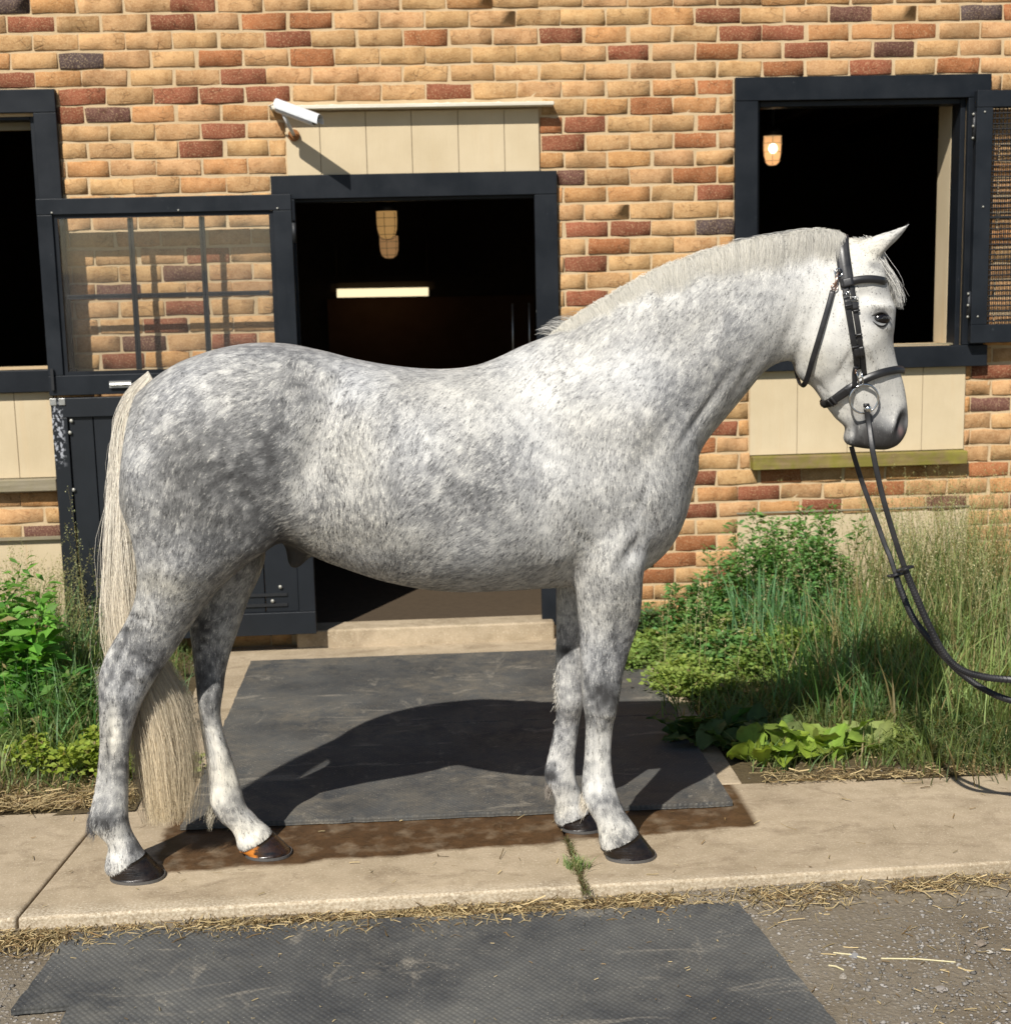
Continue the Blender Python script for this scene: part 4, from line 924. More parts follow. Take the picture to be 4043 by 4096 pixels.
# ---- short coat as hair blades lying on the skin
FLOW = np.array([  # outline x, y, direction x, direction y (down positive)
 (650, 1600, -.8, .6), (900, 1500, -.95, .3), (700, 2000, -.45, .9), (1000, 1800, -.9, .4), (1100, 2100, -.8, .55), (850, 2300, -.5, .85), (1230, 1700, -.6, .7), (1330, 1600, -.1, 1), (1330, 1900, .0, 1), (1400, 1800, .3, .9), (1500, 2050, .1, 1),
 (1500, 1500, -.7, .6), (1700, 1650, -.6, .8), (1700, 2000, -.75, .6), (1950, 1900, -.65, .75), (1900, 2250, -.9, .35), (2150, 1600, -.5, .85), (2250, 1950, -.3, .95), (2450, 1900, -.2, 1), (2650, 2050, .2, 1), (2400, 1500, -.6, .8), (2700, 1400, -.65, .75), (2950, 1250, -.7, .7),
 (2850, 1600, -.6, .8), (3150, 1150, -.5, .85), (3150, 1350, -.35, .95), (3350, 1150, -.25, .95), (3300, 1350, .35, .9), (3450, 1500, .3, .95), (3550, 1400, .05, 1), (3450, 1700, .1, 1), (3400, 1000, -.8, .4), (3550, 950, -.85, .5), (3350, 1600, .5, .8),
 (500, 2700, -.2, 1), (700, 2450, -.4, .9), (450, 3000, 0, 1), (430, 3280, -.3, .95), (500, 3400, .1, 1), (830, 2700, -.1, 1), (900, 3000, .15, 1), (980, 3300, .3, .95), (2450, 2500, -.05, 1), (2430, 2800, 0, 1), (2420, 3050, 0, 1), (2450, 3280, .2, 1), (2260, 2700, -.1, 1), (2230, 3000, -.1, 1)], float)
def flow_at(X, Y):
    out = np.zeros((len(X), 2))
    ws = np.zeros(len(X))
    for x, y, dx, dy in FLOW:
        w = 1/((X-x)**2+(Y-y)**2+2500)**1.5; out[:, 0] += w*dx; out[:, 1] -= w*dy; ws += w
    return out/ws[:, None]
me2.calc_loop_triangles(); ntri = len(me2.loop_triangles); T = np.empty(ntri*3, np.int32); me2.loop_triangles.foreach_get('vertices', T); T = T.reshape(-1, 3)
A = P[T]; ar = np.linalg.norm(np.cross(A[:, 1]-A[:, 0], A[:, 2]-A[:, 0]), axis=1)
wt = ar*np.where(Nn[T[:, 0], 1] < .25, 1.0, .35)
NH = 640000
ti = rn.choice(ntri, NH, p=wt/wt.sum()); r1 = np.sqrt(rn.random(NH)); r2 = rn.random(NH)
bc = np.stack([1-r1, r1*(1-r2), r1*r2], -1)
R0 = (A[ti]*bc[:, :, None]).sum(1); NR0 = (Nn[T[ti]]*bc[:, :, None]).sum(1); NR0 /= np.linalg.norm(NR0, axis=1)[:, None]
hx, hy = outline(R0)
fl = flow_at(hx, hy); D3 = np.stack([fl[:, 0], np.zeros(NH), fl[:, 1]], -1)
ang = (vnoise(R0, 9, 21)-.5)*.5+rn.normal(0, .11, NH)
D3 = D3-NR0*(D3*NR0).sum(1)[:, None]; D3 /= np.linalg.norm(D3, axis=1)[:, None]+1e-9
B3 = np.cross(NR0, D3); D3 = D3*np.cos(ang)[:, None]+B3*np.sin(ang)[:, None]; B3 = np.cross(NR0, D3)
hl = np.full(NH, .0135)*np.interp(R0[:, 2], [.45, .8], [.72, 1]); hl *= 1+.25*gauss(1340, 1900, 90, 330, 12, X=hx, Y=hy)
headk = np.clip(gauss(3450, 1400, 240, 500, X=hx, Y=hy)*1.3, 0, 1); hl *= 1-.45*headk
hl *= 1+.8*gauss(400, 3300, 60, 50, X=hx, Y=hy)+.6*gauss(2190, 2780, 40, 170, X=hx, Y=hy)+.5*gauss(860, 3300, 50, 60, X=hx, Y=hy)+.5*gauss(480, 3440, 130, 60, X=hx, Y=hy)+.5*gauss(2450, 3340, 130, 50, X=hx, Y=hy)+.5*gauss(1000, 3370, 130, 50, X=hx, Y=hy)
hl *= rn.uniform(.7, 1.3, NH)
lift = hl*rn.uniform(.010, .07, NH)
# keep the muzzle, eye, nostril and coronet nearly bare
bare = 1.5*gauss(1150, 2235, 80, 62, X=hx, Y=hy)+gauss(3500, 1800, 120, 40, -16, X=hx, Y=hy)+gauss(3522, 1272, 34, 20, X=hx, Y=hy)*1.3+gauss(3610, 1700, 20, 50, 14, X=hx, Y=hy)*1.2+gauss(1180, 2250, 50, 50, X=hx, Y=hy)
keep = rn.random(NH) > bare*1.1
hw = .00075*(1-.3*headk)
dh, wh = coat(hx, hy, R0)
sel = rn.random(NH)
dark_p = np.clip(dh*1.05-.02, 0, 1)
isd = rn.random(NH) < dark_p*.85
lic = sum(vnoise(R0+D3*(.0032*k), 260, 35) for k in (-2, -1, 0, 1, 2))/5-.5; lic2 = sum(vnoise(R0+D3*(.006*k), 150, 36) for k in (-1, 0, 1))/3-.5
legk = np.clip((hy-2350)/150, 0, 1)
mid = np.clip(dh*3.2, .15, 1)*np.clip((1-dh)*2.5, .3, 1)
hd = dh+.03+rn.normal(0, .05, NH)*mid+lic*(4.2+.5*legk)*mid+lic2*.45*mid*(1+.5*legk)+np.where(sel < .22, .26, 0)*mid-np.where(sel > .72, .22, 0)*mid; hd = np.clip(hd, 0, .97)
cluster = vnoise(R0, 150, 31)-.5; hd = np.clip(hd, 0, .98)
specks = (vnoise(R0*np.array([1, 1, .6]), 210, 33) > .60) & (rn.random(NH) < np.clip(gauss(3480, 1200, 130, 230, X=hx, Y=hy)+gauss(3530, 1450, 110, 230, X=hx, Y=hy)+gauss(3330, 1150, 120, 160, X=hx, Y=hy)*.6+gauss(3300, 1500, 200, 160, X=hx, Y=hy)*.5+gauss(3420, 1020, 200, 60, X=hx, Y=hy)*.6, 0, 1))
hd = np.where(specks, .93, hd)
hc = coat_rgb(hd, wh)
# lay the hairs on the skin: tips that would dip below it are raised
gmin = P.min(0)-.03; gs = .009; gd = np.ceil((P.max(0)-gmin+.03)/gs).astype(int); GI = np.full(gd, -1, np.int32)
ci = ((P-gmin)/gs).astype(int)
for dx in (-1, 1, 0):
    for dy in (-1, 1, 0):
        for dz in (-1, 1, 0): GI[ci[:, 0]+dx, ci[:, 1]+dy, ci[:, 2]+dz] = np.arange(nv)
def height(Q):
    c = np.clip(((Q-gmin)/gs).astype(int), 0, gd-1); i = GI[c[:, 0], c[:, 1], c[:, 2]]; h = ((Q-P[i])*Nn[i]).sum(1); return np.where(i < 0, 1.0, h)
tip0 = R0+D3*hl[:, None]; lift = lift+np.clip(-height(tip0), 0, .012)*1.15
root = R0-NR0*.001
vA = root-B3*hw[:, None]; vB = root+B3*hw[:, None]; vC = root+D3*hl[:, None]+NR0*(lift+.001)[:, None]
# short mid segment gives each blade its bend
vM1 = root+D3*(hl*.5)[:, None]+NR0*(lift*.75+.001)[:, None]-B3*(hw*.8)[:, None]; 
V = np.stack([vB, vA, vC], 1)[keep].reshape(-1, 3); nh = int(keep.sum()); Fh = np.arange(nh*3).reshape(-1, 3)
Cn = np.repeat(hc[keep], 3, 0)*np.tile(np.array([.85, .85, 1.05]), nh)[:, None]
hmsh = npmesh('coat_hair', V, Fh, smooth=True, attrs={'col': np.clip(Cn, 0, .9)})
nn = NR0[keep]+rn.normal(0, .15, (nh, 3))+D3[keep]*rn.uniform(-.06, .12, nh)[:, None]; nn /= np.linalg.norm(nn, axis=1)[:, None]
hmsh.normals_split_custom_set_from_vertices(np.repeat(nn, 3, 0).astype(np.float32))
coat_o = link('coat_hair', hmsh, horse, M['fur']); coat_o['kind'] = 'stuff'

# ---- strands (mane, forelock, tail, fetlock hair)
def strands(name, paths, width, cols, mat, parent, taper=.25, nrm=None):
    """paths (n, m, 3) ; flat ribbons with random turn"""
    n, m, _ = paths.shape; t = np.gradient(paths, axis=1); t /= np.linalg.norm(t, axis=2)[:, :, None]+1e-9
    rv = rn.normal(0, 1, (n, 1, 3)); rv[:, :, 1] *= .35; b = np.cross(t, np.array([0, 1.0, 0])+rv*.5); b /= np.linalg.norm(b, axis=2)[:, :, None]+1e-9
    if nrm is not None:
        q0 = np.broadcast_to(nrm, (n, m, 3)); sg_ = np.sign((np.cross(b, t)*q0).sum(2))[:, :, None]; sg_[sg_ == 0] = 1; b = b*sg_
        for j in range(1, m): b[:, j] = b[:, j]*np.where((b[:, j]*b[:, j-1]).sum(1) < 0, .25, 1)[:, None]
    w = width*rn.uniform(.6, 1.4, (n, 1, 1))*np.linspace(1, taper, m)[None, :, None]
    V = np.stack([paths-b*w, paths+b*w], 2).reshape(-1, 3)
    base = (np.arange(n)*m*2)[:, None]+np.arange(m-1)[None, :]*2; Fq = np.stack([base, base+1, base+3, base+2], -1).reshape(-1, 4)
    C = np.repeat(cols, m*2, 0)
    if name == 'tail': C = C*np.stack([np.interp(V[:, 2], [.1, .75, 1.1], q_) for q_ in ((.82, .92, 1.0), (.72, .88, 1.0), (.54, .80, 1.0))], -1)
    me_ = npmesh(name, V, Fq, smooth=True, attrs={'col': np.clip(C, 0, .93)})
    if nrm is not None:
        q = np.broadcast_to(nrm, (n, m, 3))+rn.normal(0, .22, (n, 1, 3)); q = q/np.linalg.norm(q, axis=2)[:, :, None]; me_.normals_split_custom_set_from_vertices(np.repeat(q.reshape(-1, 3), 2, 0).astype(np.float32))
    return link(name, me_, parent, mat)
def smooth_rand(n, m, amp, cyc):
    s = np.linspace(0, 1, m)[None, :]; ph = rn.uniform(0, 6.28, (n, 1)); return amp*np.sin(s*cyc*rn.uniform(.6, 1.5, (n, 1))+ph)-amp*np.sin(ph)
# mane
nm, mm = 14000, 9
u = rn.random(nm)*.86+.075; s_ = np.linspace(0, 1, mm)
q = NK.at(u); halfL = np.hypot(q[:, 0]-q[:, 2], q[:, 1]-q[:, 3])/2
clump = vnoise(np.stack([u*60, u*0, u*0], -1), 1.0, 41)
leng = (.100+.022*clump)*np.interp(u, [.07, .14, .3, 1], [.35, .8, 1, 1])*(1-.62*rn.random(nm)**1.15)*1.08
Pm = np.zeros((nm, mm, 3)); drift = rn.normal(0, .010, nm)+(clump-.5)*.022
for j, sj in enumerate(s_):
    tt = -.10+.04*rn.normal(0, 1, nm)*(1 if j == 0 else 0)+sj*leng/halfL*1.75
    offz = .007+.020*math.sin(math.pi*min(1, sj*1.0))*(.6+.6*rn.random(nm) if j == 0 else bulge)*np.interp(u, [.84, .935], [1, .35]) if j else np.full(nm, .004)
    if j == 0: bulge = .45+.75*rn.random(nm); tt0 = tt
    pt_ = NK.pt(np.clip(u-drift*sj*1.5, 0, 1), np.where(tt < 0, tt+2*math.pi, tt), offz)
    Pm[:, j] = pt_
Pm[:, :, 0] += smooth_rand(nm, mm, .0025, 9); Pm[:, :, 2] += smooth_rand(nm, mm, .0015, 7)
dm = np.clip(.05+.22*rn.random(nm)**2+.16*(vnoise(np.stack([u*190, u*0, u*0], -1), 1, 43)-.5)+.12*np.interp(u, [.5, .85], [0, 1]), 0, 1)
strands('mane', Pm, .00062, coat_rgb(dm, np.full(nm, .45)), M['mane'], horse, .08, nrm=np.array([0, -.85, .5]))
# stray wisps over the crest towards the far side
nw = 520; uw = rn.choice([.10, .12, .14, .70, .76, .80, .84, .88, .92], nw)+rn.normal(0, .015, nw); Pw = np.zeros((nw, 7, 3)); p0 = NK.pt(uw, np.zeros(nw), .004); ll = rn.uniform(.03, .085, nw)
for j in range(7):
    s = j/6; Pw[:, j] = p0+np.stack([-ll*.9*s, .02*s*rn.random(nw), ll*(.75*s-.55*s*s)], -1)
strands('mane_wisps', Pw, .0008, coat_rgb(rn.uniform(.1, .6, nw), np.full(nw, .3)), M['mane'], horse)
# forelock
nf = 1300; a0 = np.array([dep(*cA(905, 262), HY)]*nf)+rn.normal(0, 1, (nf, 3))*np.array([.022, .022, .006]); ctrl = [cA(985, 330), cA(1055, 470), cA(1095, 590), cA(1108, 672)]
C_ = np.array([dep(*c, HY) for c in ctrl]); wsd = rn.normal(0, 1, nf); wsl = rn.uniform(.55, 1.08, nf); Pf = np.zeros((nf, 9, 3)); K = np.vstack([dep(*cA(905, 262), HY), C_])
ylat = rn.normal(-.012, .022, nf)
for j in range(9):
    s = np.clip(j/8*wsl, 0, 1.05)*4; i = np.clip(s.astype(int), 0, 3); f = (s-i)[:, None]
    base = K[i]*(1-f)+K[i+1]*f; sp = (j/8)
    Pf[:, j] = a0*(1-sp)**2+(base)*(1-(1-sp)**2); Pf[:, j, 0] += wsd*.008*sp-.016*sp+.005*math.sin(sp*9); Pf[:, j, 2] += wsd*-.004*sp; Pf[:, j, 1] += ylat*sp*1.5
Pf[:, :, 0] += smooth_rand(nf, 9, .004, 6)
strands('forelock', Pf, .0008, coat_rgb(np.clip(rn.uniform(.02, .55, nf), 0, 1), np.full(nf, .3)), M['mane'], horse)
# tail
nt_, mt = 13000, 16
KT = [(cS(606, 1510), .018), (cS(556, 1585), .025), (cS(520, 1700), .031), (cS(504, 1850), .037), (cS(496, 2000), .042), (cS(490, 2200), .050), (cS(494, 2400), .056), (cS(530, 2600), .078), (cS(625, 2800), .110), (cS(668, 3000), .112), (cS(680, 3170), .100), (cS(684, 3290), .08)]
KP = np.array([dep(*k[0], HY+.005) for k in KT]); KW = np.array([k[1] for k in KT]); kk = np.arange(len(KT))
th = rn.uniform(0, 2*math.pi, nt_); rr = np.sqrt(rn.random(nt_)); lenf = np.where(rn.random(nt_) < .5, rn.uniform(.40, .85, nt_), rn.uniform(.72, 1.05, nt_)); lenf = np.where(lenf > .86, .86+.17*rn.random(nt_)**1.3, lenf); lenf = np.minimum(lenf, .999); rt0 = rn.random(nt_)**2.2*.30
Pt = np.zeros((nt_, mt, 3))
wob = vnoise(np.stack([th*3, rr*4, th*0], -1), 1, 51)-.5
for j in range(mt):
    s = (rt0+(lenf-rt0)*j/(mt-1))*(len(KT)-1)
    bx = np.interp(s, kk, KP[:, 0]); bz = np.interp(s, kk, KP[:, 2]); w = np.interp(s, kk, KW)
    w2 = w*(.55+.45*min(1, j/4))
    Pt[:, j] = np.stack([bx+w2*rr*np.cos(th), HY+.01+w2*.62*rr*np.sin(th), bz-.02*rr*np.cos(th)*(s < 3)], -1)
Pt[:, :, 0] += smooth_rand(nt_, mt, .009, 13)+(wob*.03)[:, None]*np.linspace(0, 1, mt); Pt[:, :, 1] += smooth_rand(nt_, mt, .006, 9)
cb = np.array((.93, .87, .76)); ct = cb*rn.uniform(.78, 1.08, (nt_, 1)); ct[rn.random(nt_) < .10] *= .6
ct = ct*np.interp(wob, [-.5, .5], [.86, 1.06])[:, None]
lock = rn.integers(0, 90, nt_); lth, lrr = rn.uniform(0, 6.28, 90), np.sqrt(rn.random(90)); pull = np.linspace(0, .62, mt)[None, :, None]*rn.uniform(.3, 1, (nt_, 1, 1))
cen = Pt.copy(); ll_ = np.array([Pt[lock == k].mean(0) if (lock == k).any() else Pt[0] for k in range(90)])
ctr0 = Pt.mean(0); span = np.interp(np.arange(mt), [0, 5, mt-1], [.02, .045, .075])
tgt = ctr0[None]+np.stack([np.cos(lth)*lrr, np.sin(lth)*lrr*.6, lth*0], -1)[:, None, :]*span[None, :, None]+np.stack([.008*np.sin(np.arange(mt)*.9+lth[:, None]), .006*np.cos(np.arange(mt)*.7+lth[:, None]*2), np.zeros((90, mt))], -1)
Pt[:, :, :2] += (tgt[lock][:, :, :2]-Pt[:, :, :2])*pull*np.array([1, 1])*(rn.random(nt_) < .8)[:, None, None]
ct = ct*(.86+.2*rn.random(90))[lock][:, None]
st_ = rn.random(nt_) < .05; Pt[st_, :, 0] += rn.normal(0, .022, (st_.sum(), 1))*np.linspace(0, 1, mt)[None, :]**1.5
strands('tail', Pt, .00052, ct, M['tail'], horse, .45, nrm=np.stack([np.cos(th)*.6, -.35-.65*np.abs(np.sin(th)), .25+0*th], -1)[:, None, :])
# dock: fleshy root under the tail hair
dock = MB().tube([tuple(dep(*cS(650, 1515), HY)), tuple(dep(*cS(580, 1585), HY)), tuple(dep(*cS(525, 1690), HY)), tuple(dep(*cS(500, 1850), HY)), tuple(dep(*cS(490, 2000), HY))], [.014, .020, .022, .018, .010], 14)
me = npmesh('dock', dock.v, dock.f, smooth=True, attrs={'col': np.tile((.6, .55, .45), (len(dock.v), 1))}); link('dock', me, horse, M['mane'])
# feathers behind fetlocks and knee
def tuft(c, n, L, dx, dz, sx, sz, y, col):
    p0 = np.array([dep(*c, y)]*n)+rn.normal(0, 1, (n, 3))*np.array([sx, .014, sz]); PP = np.zeros((n, 5, 3)); l = L*rn.uniform(.5, 1.2, n)
    for j in range(5): s = j/4; PP[:, j] = p0+np.stack([dx*l*s+rn.normal(0, .002, n)*s, rn.normal(0, .003, n)*s, dz*l*s-.2*l*s*s], -1)
    return PP, np.tile(col, (n, 1))*rn.uniform(.6, 1.3, (n, 1))
tu = [tuft(cD(125, 1410), 420, .040, -.25, -.9, .008, .012, 4.43, (.10, .10, .105)), tuft(cD(885, 1360), 240, .035, -.3, -.9, .006, .012, 4.57, (.40, .36, .28)),
      tuft(cB(365, 1500), 240, .030, -.3, -.9, .006, .012, 4.42, (.62, .56, .46)), tuft(cB(245, 980), 110, .020, -.5, -.7, .004, .055, 4.65, (.6, .57, .5)), tuft(cB(215, 1440), 240, .03, -.3, -.9, .006, .010, 4.675, (.25, .22, .19)),
      tuft(cD(160, 560), 110, .016, -.6, -.6, .004, .05, 4.42, (.25, .23, .2))]
strands('leg_feather', np.concatenate([a for a, b in tu]), .0007, np.concatenate([b for a, b in tu]), M['fur'], horse)

# ---- hooves and shoes
def hoof_mat(name, c1, c2, patch=None):
    t = NT(name); p = t.pos(); n = t.noise(t.pos((1, 1, 3)), 16, 4, .6); n2 = t.noise(p, 60, 3, .6); c = t.mix(t.rng(n, .35, .7), c1, c2)
    if patch:
        c = t.mix(t.rng(t.noise(p, 26, 3, .5), .49, .53), c, patch)
    return t.fin(c, t.rng(n2, .3, .7, .18, .5), normal=t.bump(t.math('ADD', n2, t.noise(t.pos((.3, .3, 12), (0, .55, 0)), 30, 2)), .4, .003), spec=.4)
M['hoof'] = hoof_mat('oiled_dark_hoof', (.006, .005, .005), (.018, .011, .008))
def hoof_amber():
    t = NT('oiled_hoof_amber_heel'); p = t.pos(); n = t.noise(t.pos((1, 1, 3)), 16, 4, .6); n2 = t.noise(p, 60, 3, .6); c = t.mix(t.rng(n, .35, .7), (.008, .006, .005), (.045, .020, .010)); s = t.sep(p)
    x0 = float(dep(*cD(1160, 1650), 4.53)[0]); w = t.math('ADD', s[0], t.math('MULTIPLY', t.math('SUBTRACT', t.noise(p, 38, 4, .7), .5), .085))
    m = t.rng(w, x0+.012, x0-.004); m = t.math('MULTIPLY', m, t.rng(s[2], .055, .045))
    c = t.mix(m, c, (.55, .19, .03)); return t.fin(c, t.rng(n2, .3, .7, .12, .35), normal=t.bump(n2, .25, .003), spec=.6)
M['hoof_amber'] = hoof_amber()
M['shoe'] = flat('worn_horseshoe_steel', (.16, .155, .15), .55, .6)
def hoof(cor_b, cor_f, sole_b, sole_f, cv, y, wid, mat, label=None):
    cb_, cf_ = dep(*cv(*cor_b), y), dep(*cv(*cor_f), y); sb_, sf_ = dep(*cv(*sole_b), y), dep(*cv(*sole_f), y)
    zs = .010; rings = []; nn_ = 7; sg = 28
    V = []; Fq = []
    for i in range(nn_):
        s = i/(nn_-1); a = cb_*(1-s)+np.array([sb_[0], y, zs])*s; b = cf_*(1-s)+np.array([sf_[0], y, zs])*s; w = wid*(.80+.20*s)
        for j in range(sg):
            an = 2*math.pi*j/sg; cx = math.cos(an); sx = math.sin(an); k = (cx+1)/2
            fx = np.sign(cx)*abs(cx)**.85; ww = w*abs(sx)**.85*np.sign(sx)*(1-.16*max(0, -cx))
            pt_ = (a+b)/2+(b-a)/2*fx; V.append((pt_[0], y-ww, pt_[2]))
    for i in range(nn_-1):
        for j in range(sg): Fq.append([i*sg+j, i*sg+(j+1) % sg, (i+1)*sg+(j+1) % sg, (i+1)*sg+j])
    Fq.append(list(range(sg))); Fq.append([(nn_-1)*sg+j for j in range(sg-1, -1, -1)])
    h = link('hoof', npmesh('hoof', V, Fq, smooth=True), horse, mat)
    if label: h['label'] = label
    SV = []; SF = []
    for z in (.0095, .0008):
        for f in (1.04, .72):
            for j in range(sg):
                v = V[(nn_-1)*sg+j]; cx_, cy_ = (sb_[0]+sf_[0])/2, y; SV.append((cx_+(v[0]-cx_)*f, cy_+(v[1]-cy_)*f, z))
    for j in range(sg):
        k = (j+1) % sg
        SF += [[j, k, sg+k, sg+j], [2*sg+j, 3*sg+j, 3*sg+k, 2*sg+k], [j, 2*sg+j, 2*sg+k, k], [sg+j, sg+k, 3*sg+k, 3*sg+j]]
    SF = [f for i, f in enumerate(SF)]
    link('horseshoe', npmesh('horseshoe', SV, SF), h, M['shoe'])
    return h
hoof((430, 1712), (594, 1640), (455, 1762), (664, 1750), cB, 4.42, .062, M['hoof'])
hoof((236, 1600), (384, 1546), (262, 1645), (440, 1640), cB, 4.675, .060, M['hoof'])
hoof((424, 3478), (582, 3412), (446, 3522), (657, 3500), cS, 4.43, .060, M['hoof'])
hoof((1062, 1618), (1272, 1496), (1105, 1690), (1394, 1660), cD, 4.57, .060, M['hoof_amber'], 'dark hoof with an amber heel patch')
# ---- eye
e0 = Vector(dep(*cA(1003, 762), 4.40)); hit = bvh.ray_cast(Vector((e0.x, 3.8, e0.z)), Vector((0, 1, 0)))
ey = hit[0]; M['eye'] = flat('dark_eye', (.006, .005, .005), .12, spec=.5)
MB().sphere((ey.x+.001, ey.y+.0115, ey.z-.002), .0275, 24, 16, (1.12, .86, .80)).obj('eye', M['eye'], horse, smooth=True)
eyf = ey.copy(); MB().sphere((ey.x+.001, 2*HY-ey.y-.0115, ey.z-.002), .0275, 24, 16, (1.12, .86, .80)).obj('eye', M['eye'], horse, smooth=True)
def lid(dz, sgn, r, ofs):
    pts = []
    for i in range(11):
        a = math.pi*(i/10); x = ey.x-.030+.060*i/10; z = ey.z+dz+sgn*math.sin(a)*ofs-(.006 if sgn > 0 else .002)*(i/10-.5); h_ = bvh.ray_cast(Vector((x, 3.8, z)), Vector((0, 1, 0)))
        pts.append((x, (h_[0].y if h_[0] else ey.y)+.002-.004*math.sin(a), z))
    return MB().tube(pts, [r*(.35+.65*math.sin(math.pi*i/10)) for i in range(11)], 8)
for nm_, m_ in (('upper_eyelid', lid(.004, 1, .0052, .017)), ('lower_eyelid', lid(-.006, -1, .0030, .017))):
    me = npmesh(nm_, m_.v, m_.f, smooth=True, attrs={'col': np.tile((.12, .115, .11) if nm_[0] == 'u' else (.025, .025, .025), (len(m_.v), 1))}); link(nm_, me, horse, M['mane'])
lash = np.zeros((90, 4, 3)); lx = rn.uniform(-.02, .028, 90)
for j in range(4): lash[:, j] = np.stack([ey.x+lx+.004*j/3, np.full(90, ey.y-.006-.007*j/3), ey.z+.012-.35*np.abs(lx-.004)-.010*j/3], -1)
strands('eyelashes', lash, .0004, np.tile((.03, .03, .03), (90, 1)), M['fur'], horse)
# ================================================================== bridle
M['leather'] = None
def leather():
    t = NT('black_leather'); p = t.pos(); n = t.noise(p, 180, 3, .6); n2 = t.noise(p, 20, 3)
    return t.fin(t.mix(t.rng(n2, .3, .7), (.010, .010, .011), (.022, .021, .022)), t.rng(n2, .3, .7, .32, .5), normal=t.bump(n, .2, .001), spec=.5)
M['leather'] = leather()
EV = Vector(EYE)
def hit(x, y, off=0.0):
    d = Vector(ray(x, y)).normalized(); h = bvh.ray_cast(EV, d)
    if h[0] is None: return None
    return h[0]+h[1]*off, h[1]
def resample(pts, step):
    pts = [Vector(p) for p in pts]; out = [pts[0]]
    for a, b in zip(pts[:-1], pts[1:]):
        n = max(1, int((b-a).length/step))
        for i in range(1, n+1): out.append(a+(b-a)*i/n)
    return out
def relax(pts, it=4, closed=False):
    pts = [p.copy() for p in pts]; n = len(pts)
    for _ in range(it):
        q = [p.copy() for p in pts]
        for i in range(n):
            if closed: q[i] = pts[i]*.5+(pts[i-1]+pts[(i+1) % n])*.25
            elif 0 < i < n-1: q[i] = pts[i]*.5+(pts[i-1]+pts[i+1])*.25
        pts = q
    return pts
def strap(name, pts, nrm, w, th, parent, mat=None, closed=False, raised=.0, ends=True):
    n = len(pts); V = []; Fq = []; prof = [(-1, 0), (-.86, .8), (-.55, 1), (.55, 1), (.86, .8), (1, 0), (.8, -.2), (-.8, -.2)]
    if raised: prof = [(-1, 0), (-.9, .7), (-.6, .75), (-.3, 1.3), (.3, 1.3), (.6, .75), (.9, .7), (1, 0), (.8, -.2), (-.8, -.2)]
    m = len(prof); wl = w if isinstance(w, (list, tuple)) else [w]*n
    for i in range(n):
        a, b = (pts[i-1], pts[(i+1) % n]) if closed else (pts[max(i-1, 0)], pts[min(i+1, n-1)])
        t = (b-a).normalized(); nn = (nrm[i]-t*nrm[i].dot(t)).normalized(); s = nn.cross(t)
        for u, v in prof: V.append(tuple(pts[i]+s*(u*wl[min(i, len(wl)-1)]/2)+nn*(v*th)))
    for i in range(n if closed else n-1):
        k = (i+1) % n
        for j in range(m): Fq.append([i*m+j, i*m+(j+1) % m, k*m+(j+1) % m, k*m+j])
    if not closed: Fq.append(list(range(m-1, -1, -1))); Fq.append([(n-1)*m+j for j in range(m)])
    return link(name, npmesh(name, V, Fq, smooth=True), parent, mat or M['leather'])
def on_skin(px, off=.002, step=.006):
    """photograph polyline -> points and normals on the near side of the horse"""
    P_, N_ = [], []
    for (x0, y0), (x1, y1) in zip(px[:-1], px[1:]):
        n = max(1, int(math.hypot(x1-x0, y1-y0)/8))
        for i in range(n):
            h = hit(x0+(x1-x0)*i/n, y0+(y1-y0)*i/n, off)
            if h: P_.append(h[0]); N_.append(h[1])
    h = hit(*px[-1], off)
    if h: P_.append(h[0]); N_.append(h[1])
    P_ = relax(P_, 3); N_ = relax(N_, 12); return P_, [n_.normalized() for n_ in N_]
def loop_round(px, edge_a, edge_b, off=.002, far_a=True, far_b=True):
    """near-side polyline carried round the edges (points on the middle plane) and back along the far side"""
    P_, N_ = on_skin(px, off); mir = [Vector((p.x, 2*HY-p.y, p.z)) for p in P_][::-1]
    ea, eb = Vector(dep(*edge_a, HY)), Vector(dep(*edge_b, HY)); ring = P_+[eb]+mir+[ea]
    ring = resample(ring+[ring[0]], .008)[:-1]; ring = relax(ring, 5, True)
    c = sum(ring, Vector())/len(ring); Nn_ = [(p-c).normalized() for p in ring]; return ring, Nn_
br = thing('bridle', 'black leather bridle with silver loose ring bit worn by the grey horse', 'bridle', tuple(dep(*cA(860, 700), HY)))
# crown piece over the poll
r_, n_ = loop_round([cA(803, 560), cA(785, 500), cA(770, 440), cA(757, 380), cA(746, 320), cA(742, 280)], cA(790, 700), cA(752, 232), .004)
P1, N1 = on_skin([cA(788, 560), cA(778, 500), cA(768, 440), cA(757, 380), cA(748, 330), cA(744, 290), cA(744, 268)], .007)
top = Vector(dep(*cA(750, 226), HY)); mir = [Vector((p.x, 2*HY-p.y, p.z)) for p in P1][::-1]; path = relax(resample(P1+[top]+mir, .007), 4); c = Vector(dep(*cA(770, 520), HY))
strap('headpiece', path, [(p-c).normalized() for p in path], .042, .005, br, raised=1)
def mirror_strap(name, px, w, th, off=.003, mat=None, raised=0):
    P_, N_ = on_skin(px, off); o = strap(name, P_, N_, w, th, br, mat, raised=raised)
    P2 = [Vector((p.x, 2*HY-p.y, p.z)) for p in P_]; N2 = [Vector((q.x, -q.y, q.z)) for q in N_]
    strap(name, P2, N2, w, th, br, mat, raised=raised); return o
mirror_strap('cheekpiece', [cA(772, 530), cA(778, 600), cA(788, 690), cA(806, 800), cA(826, 920), cA(842, 1000), cA(850, 1085)], .0200, .003, .003)
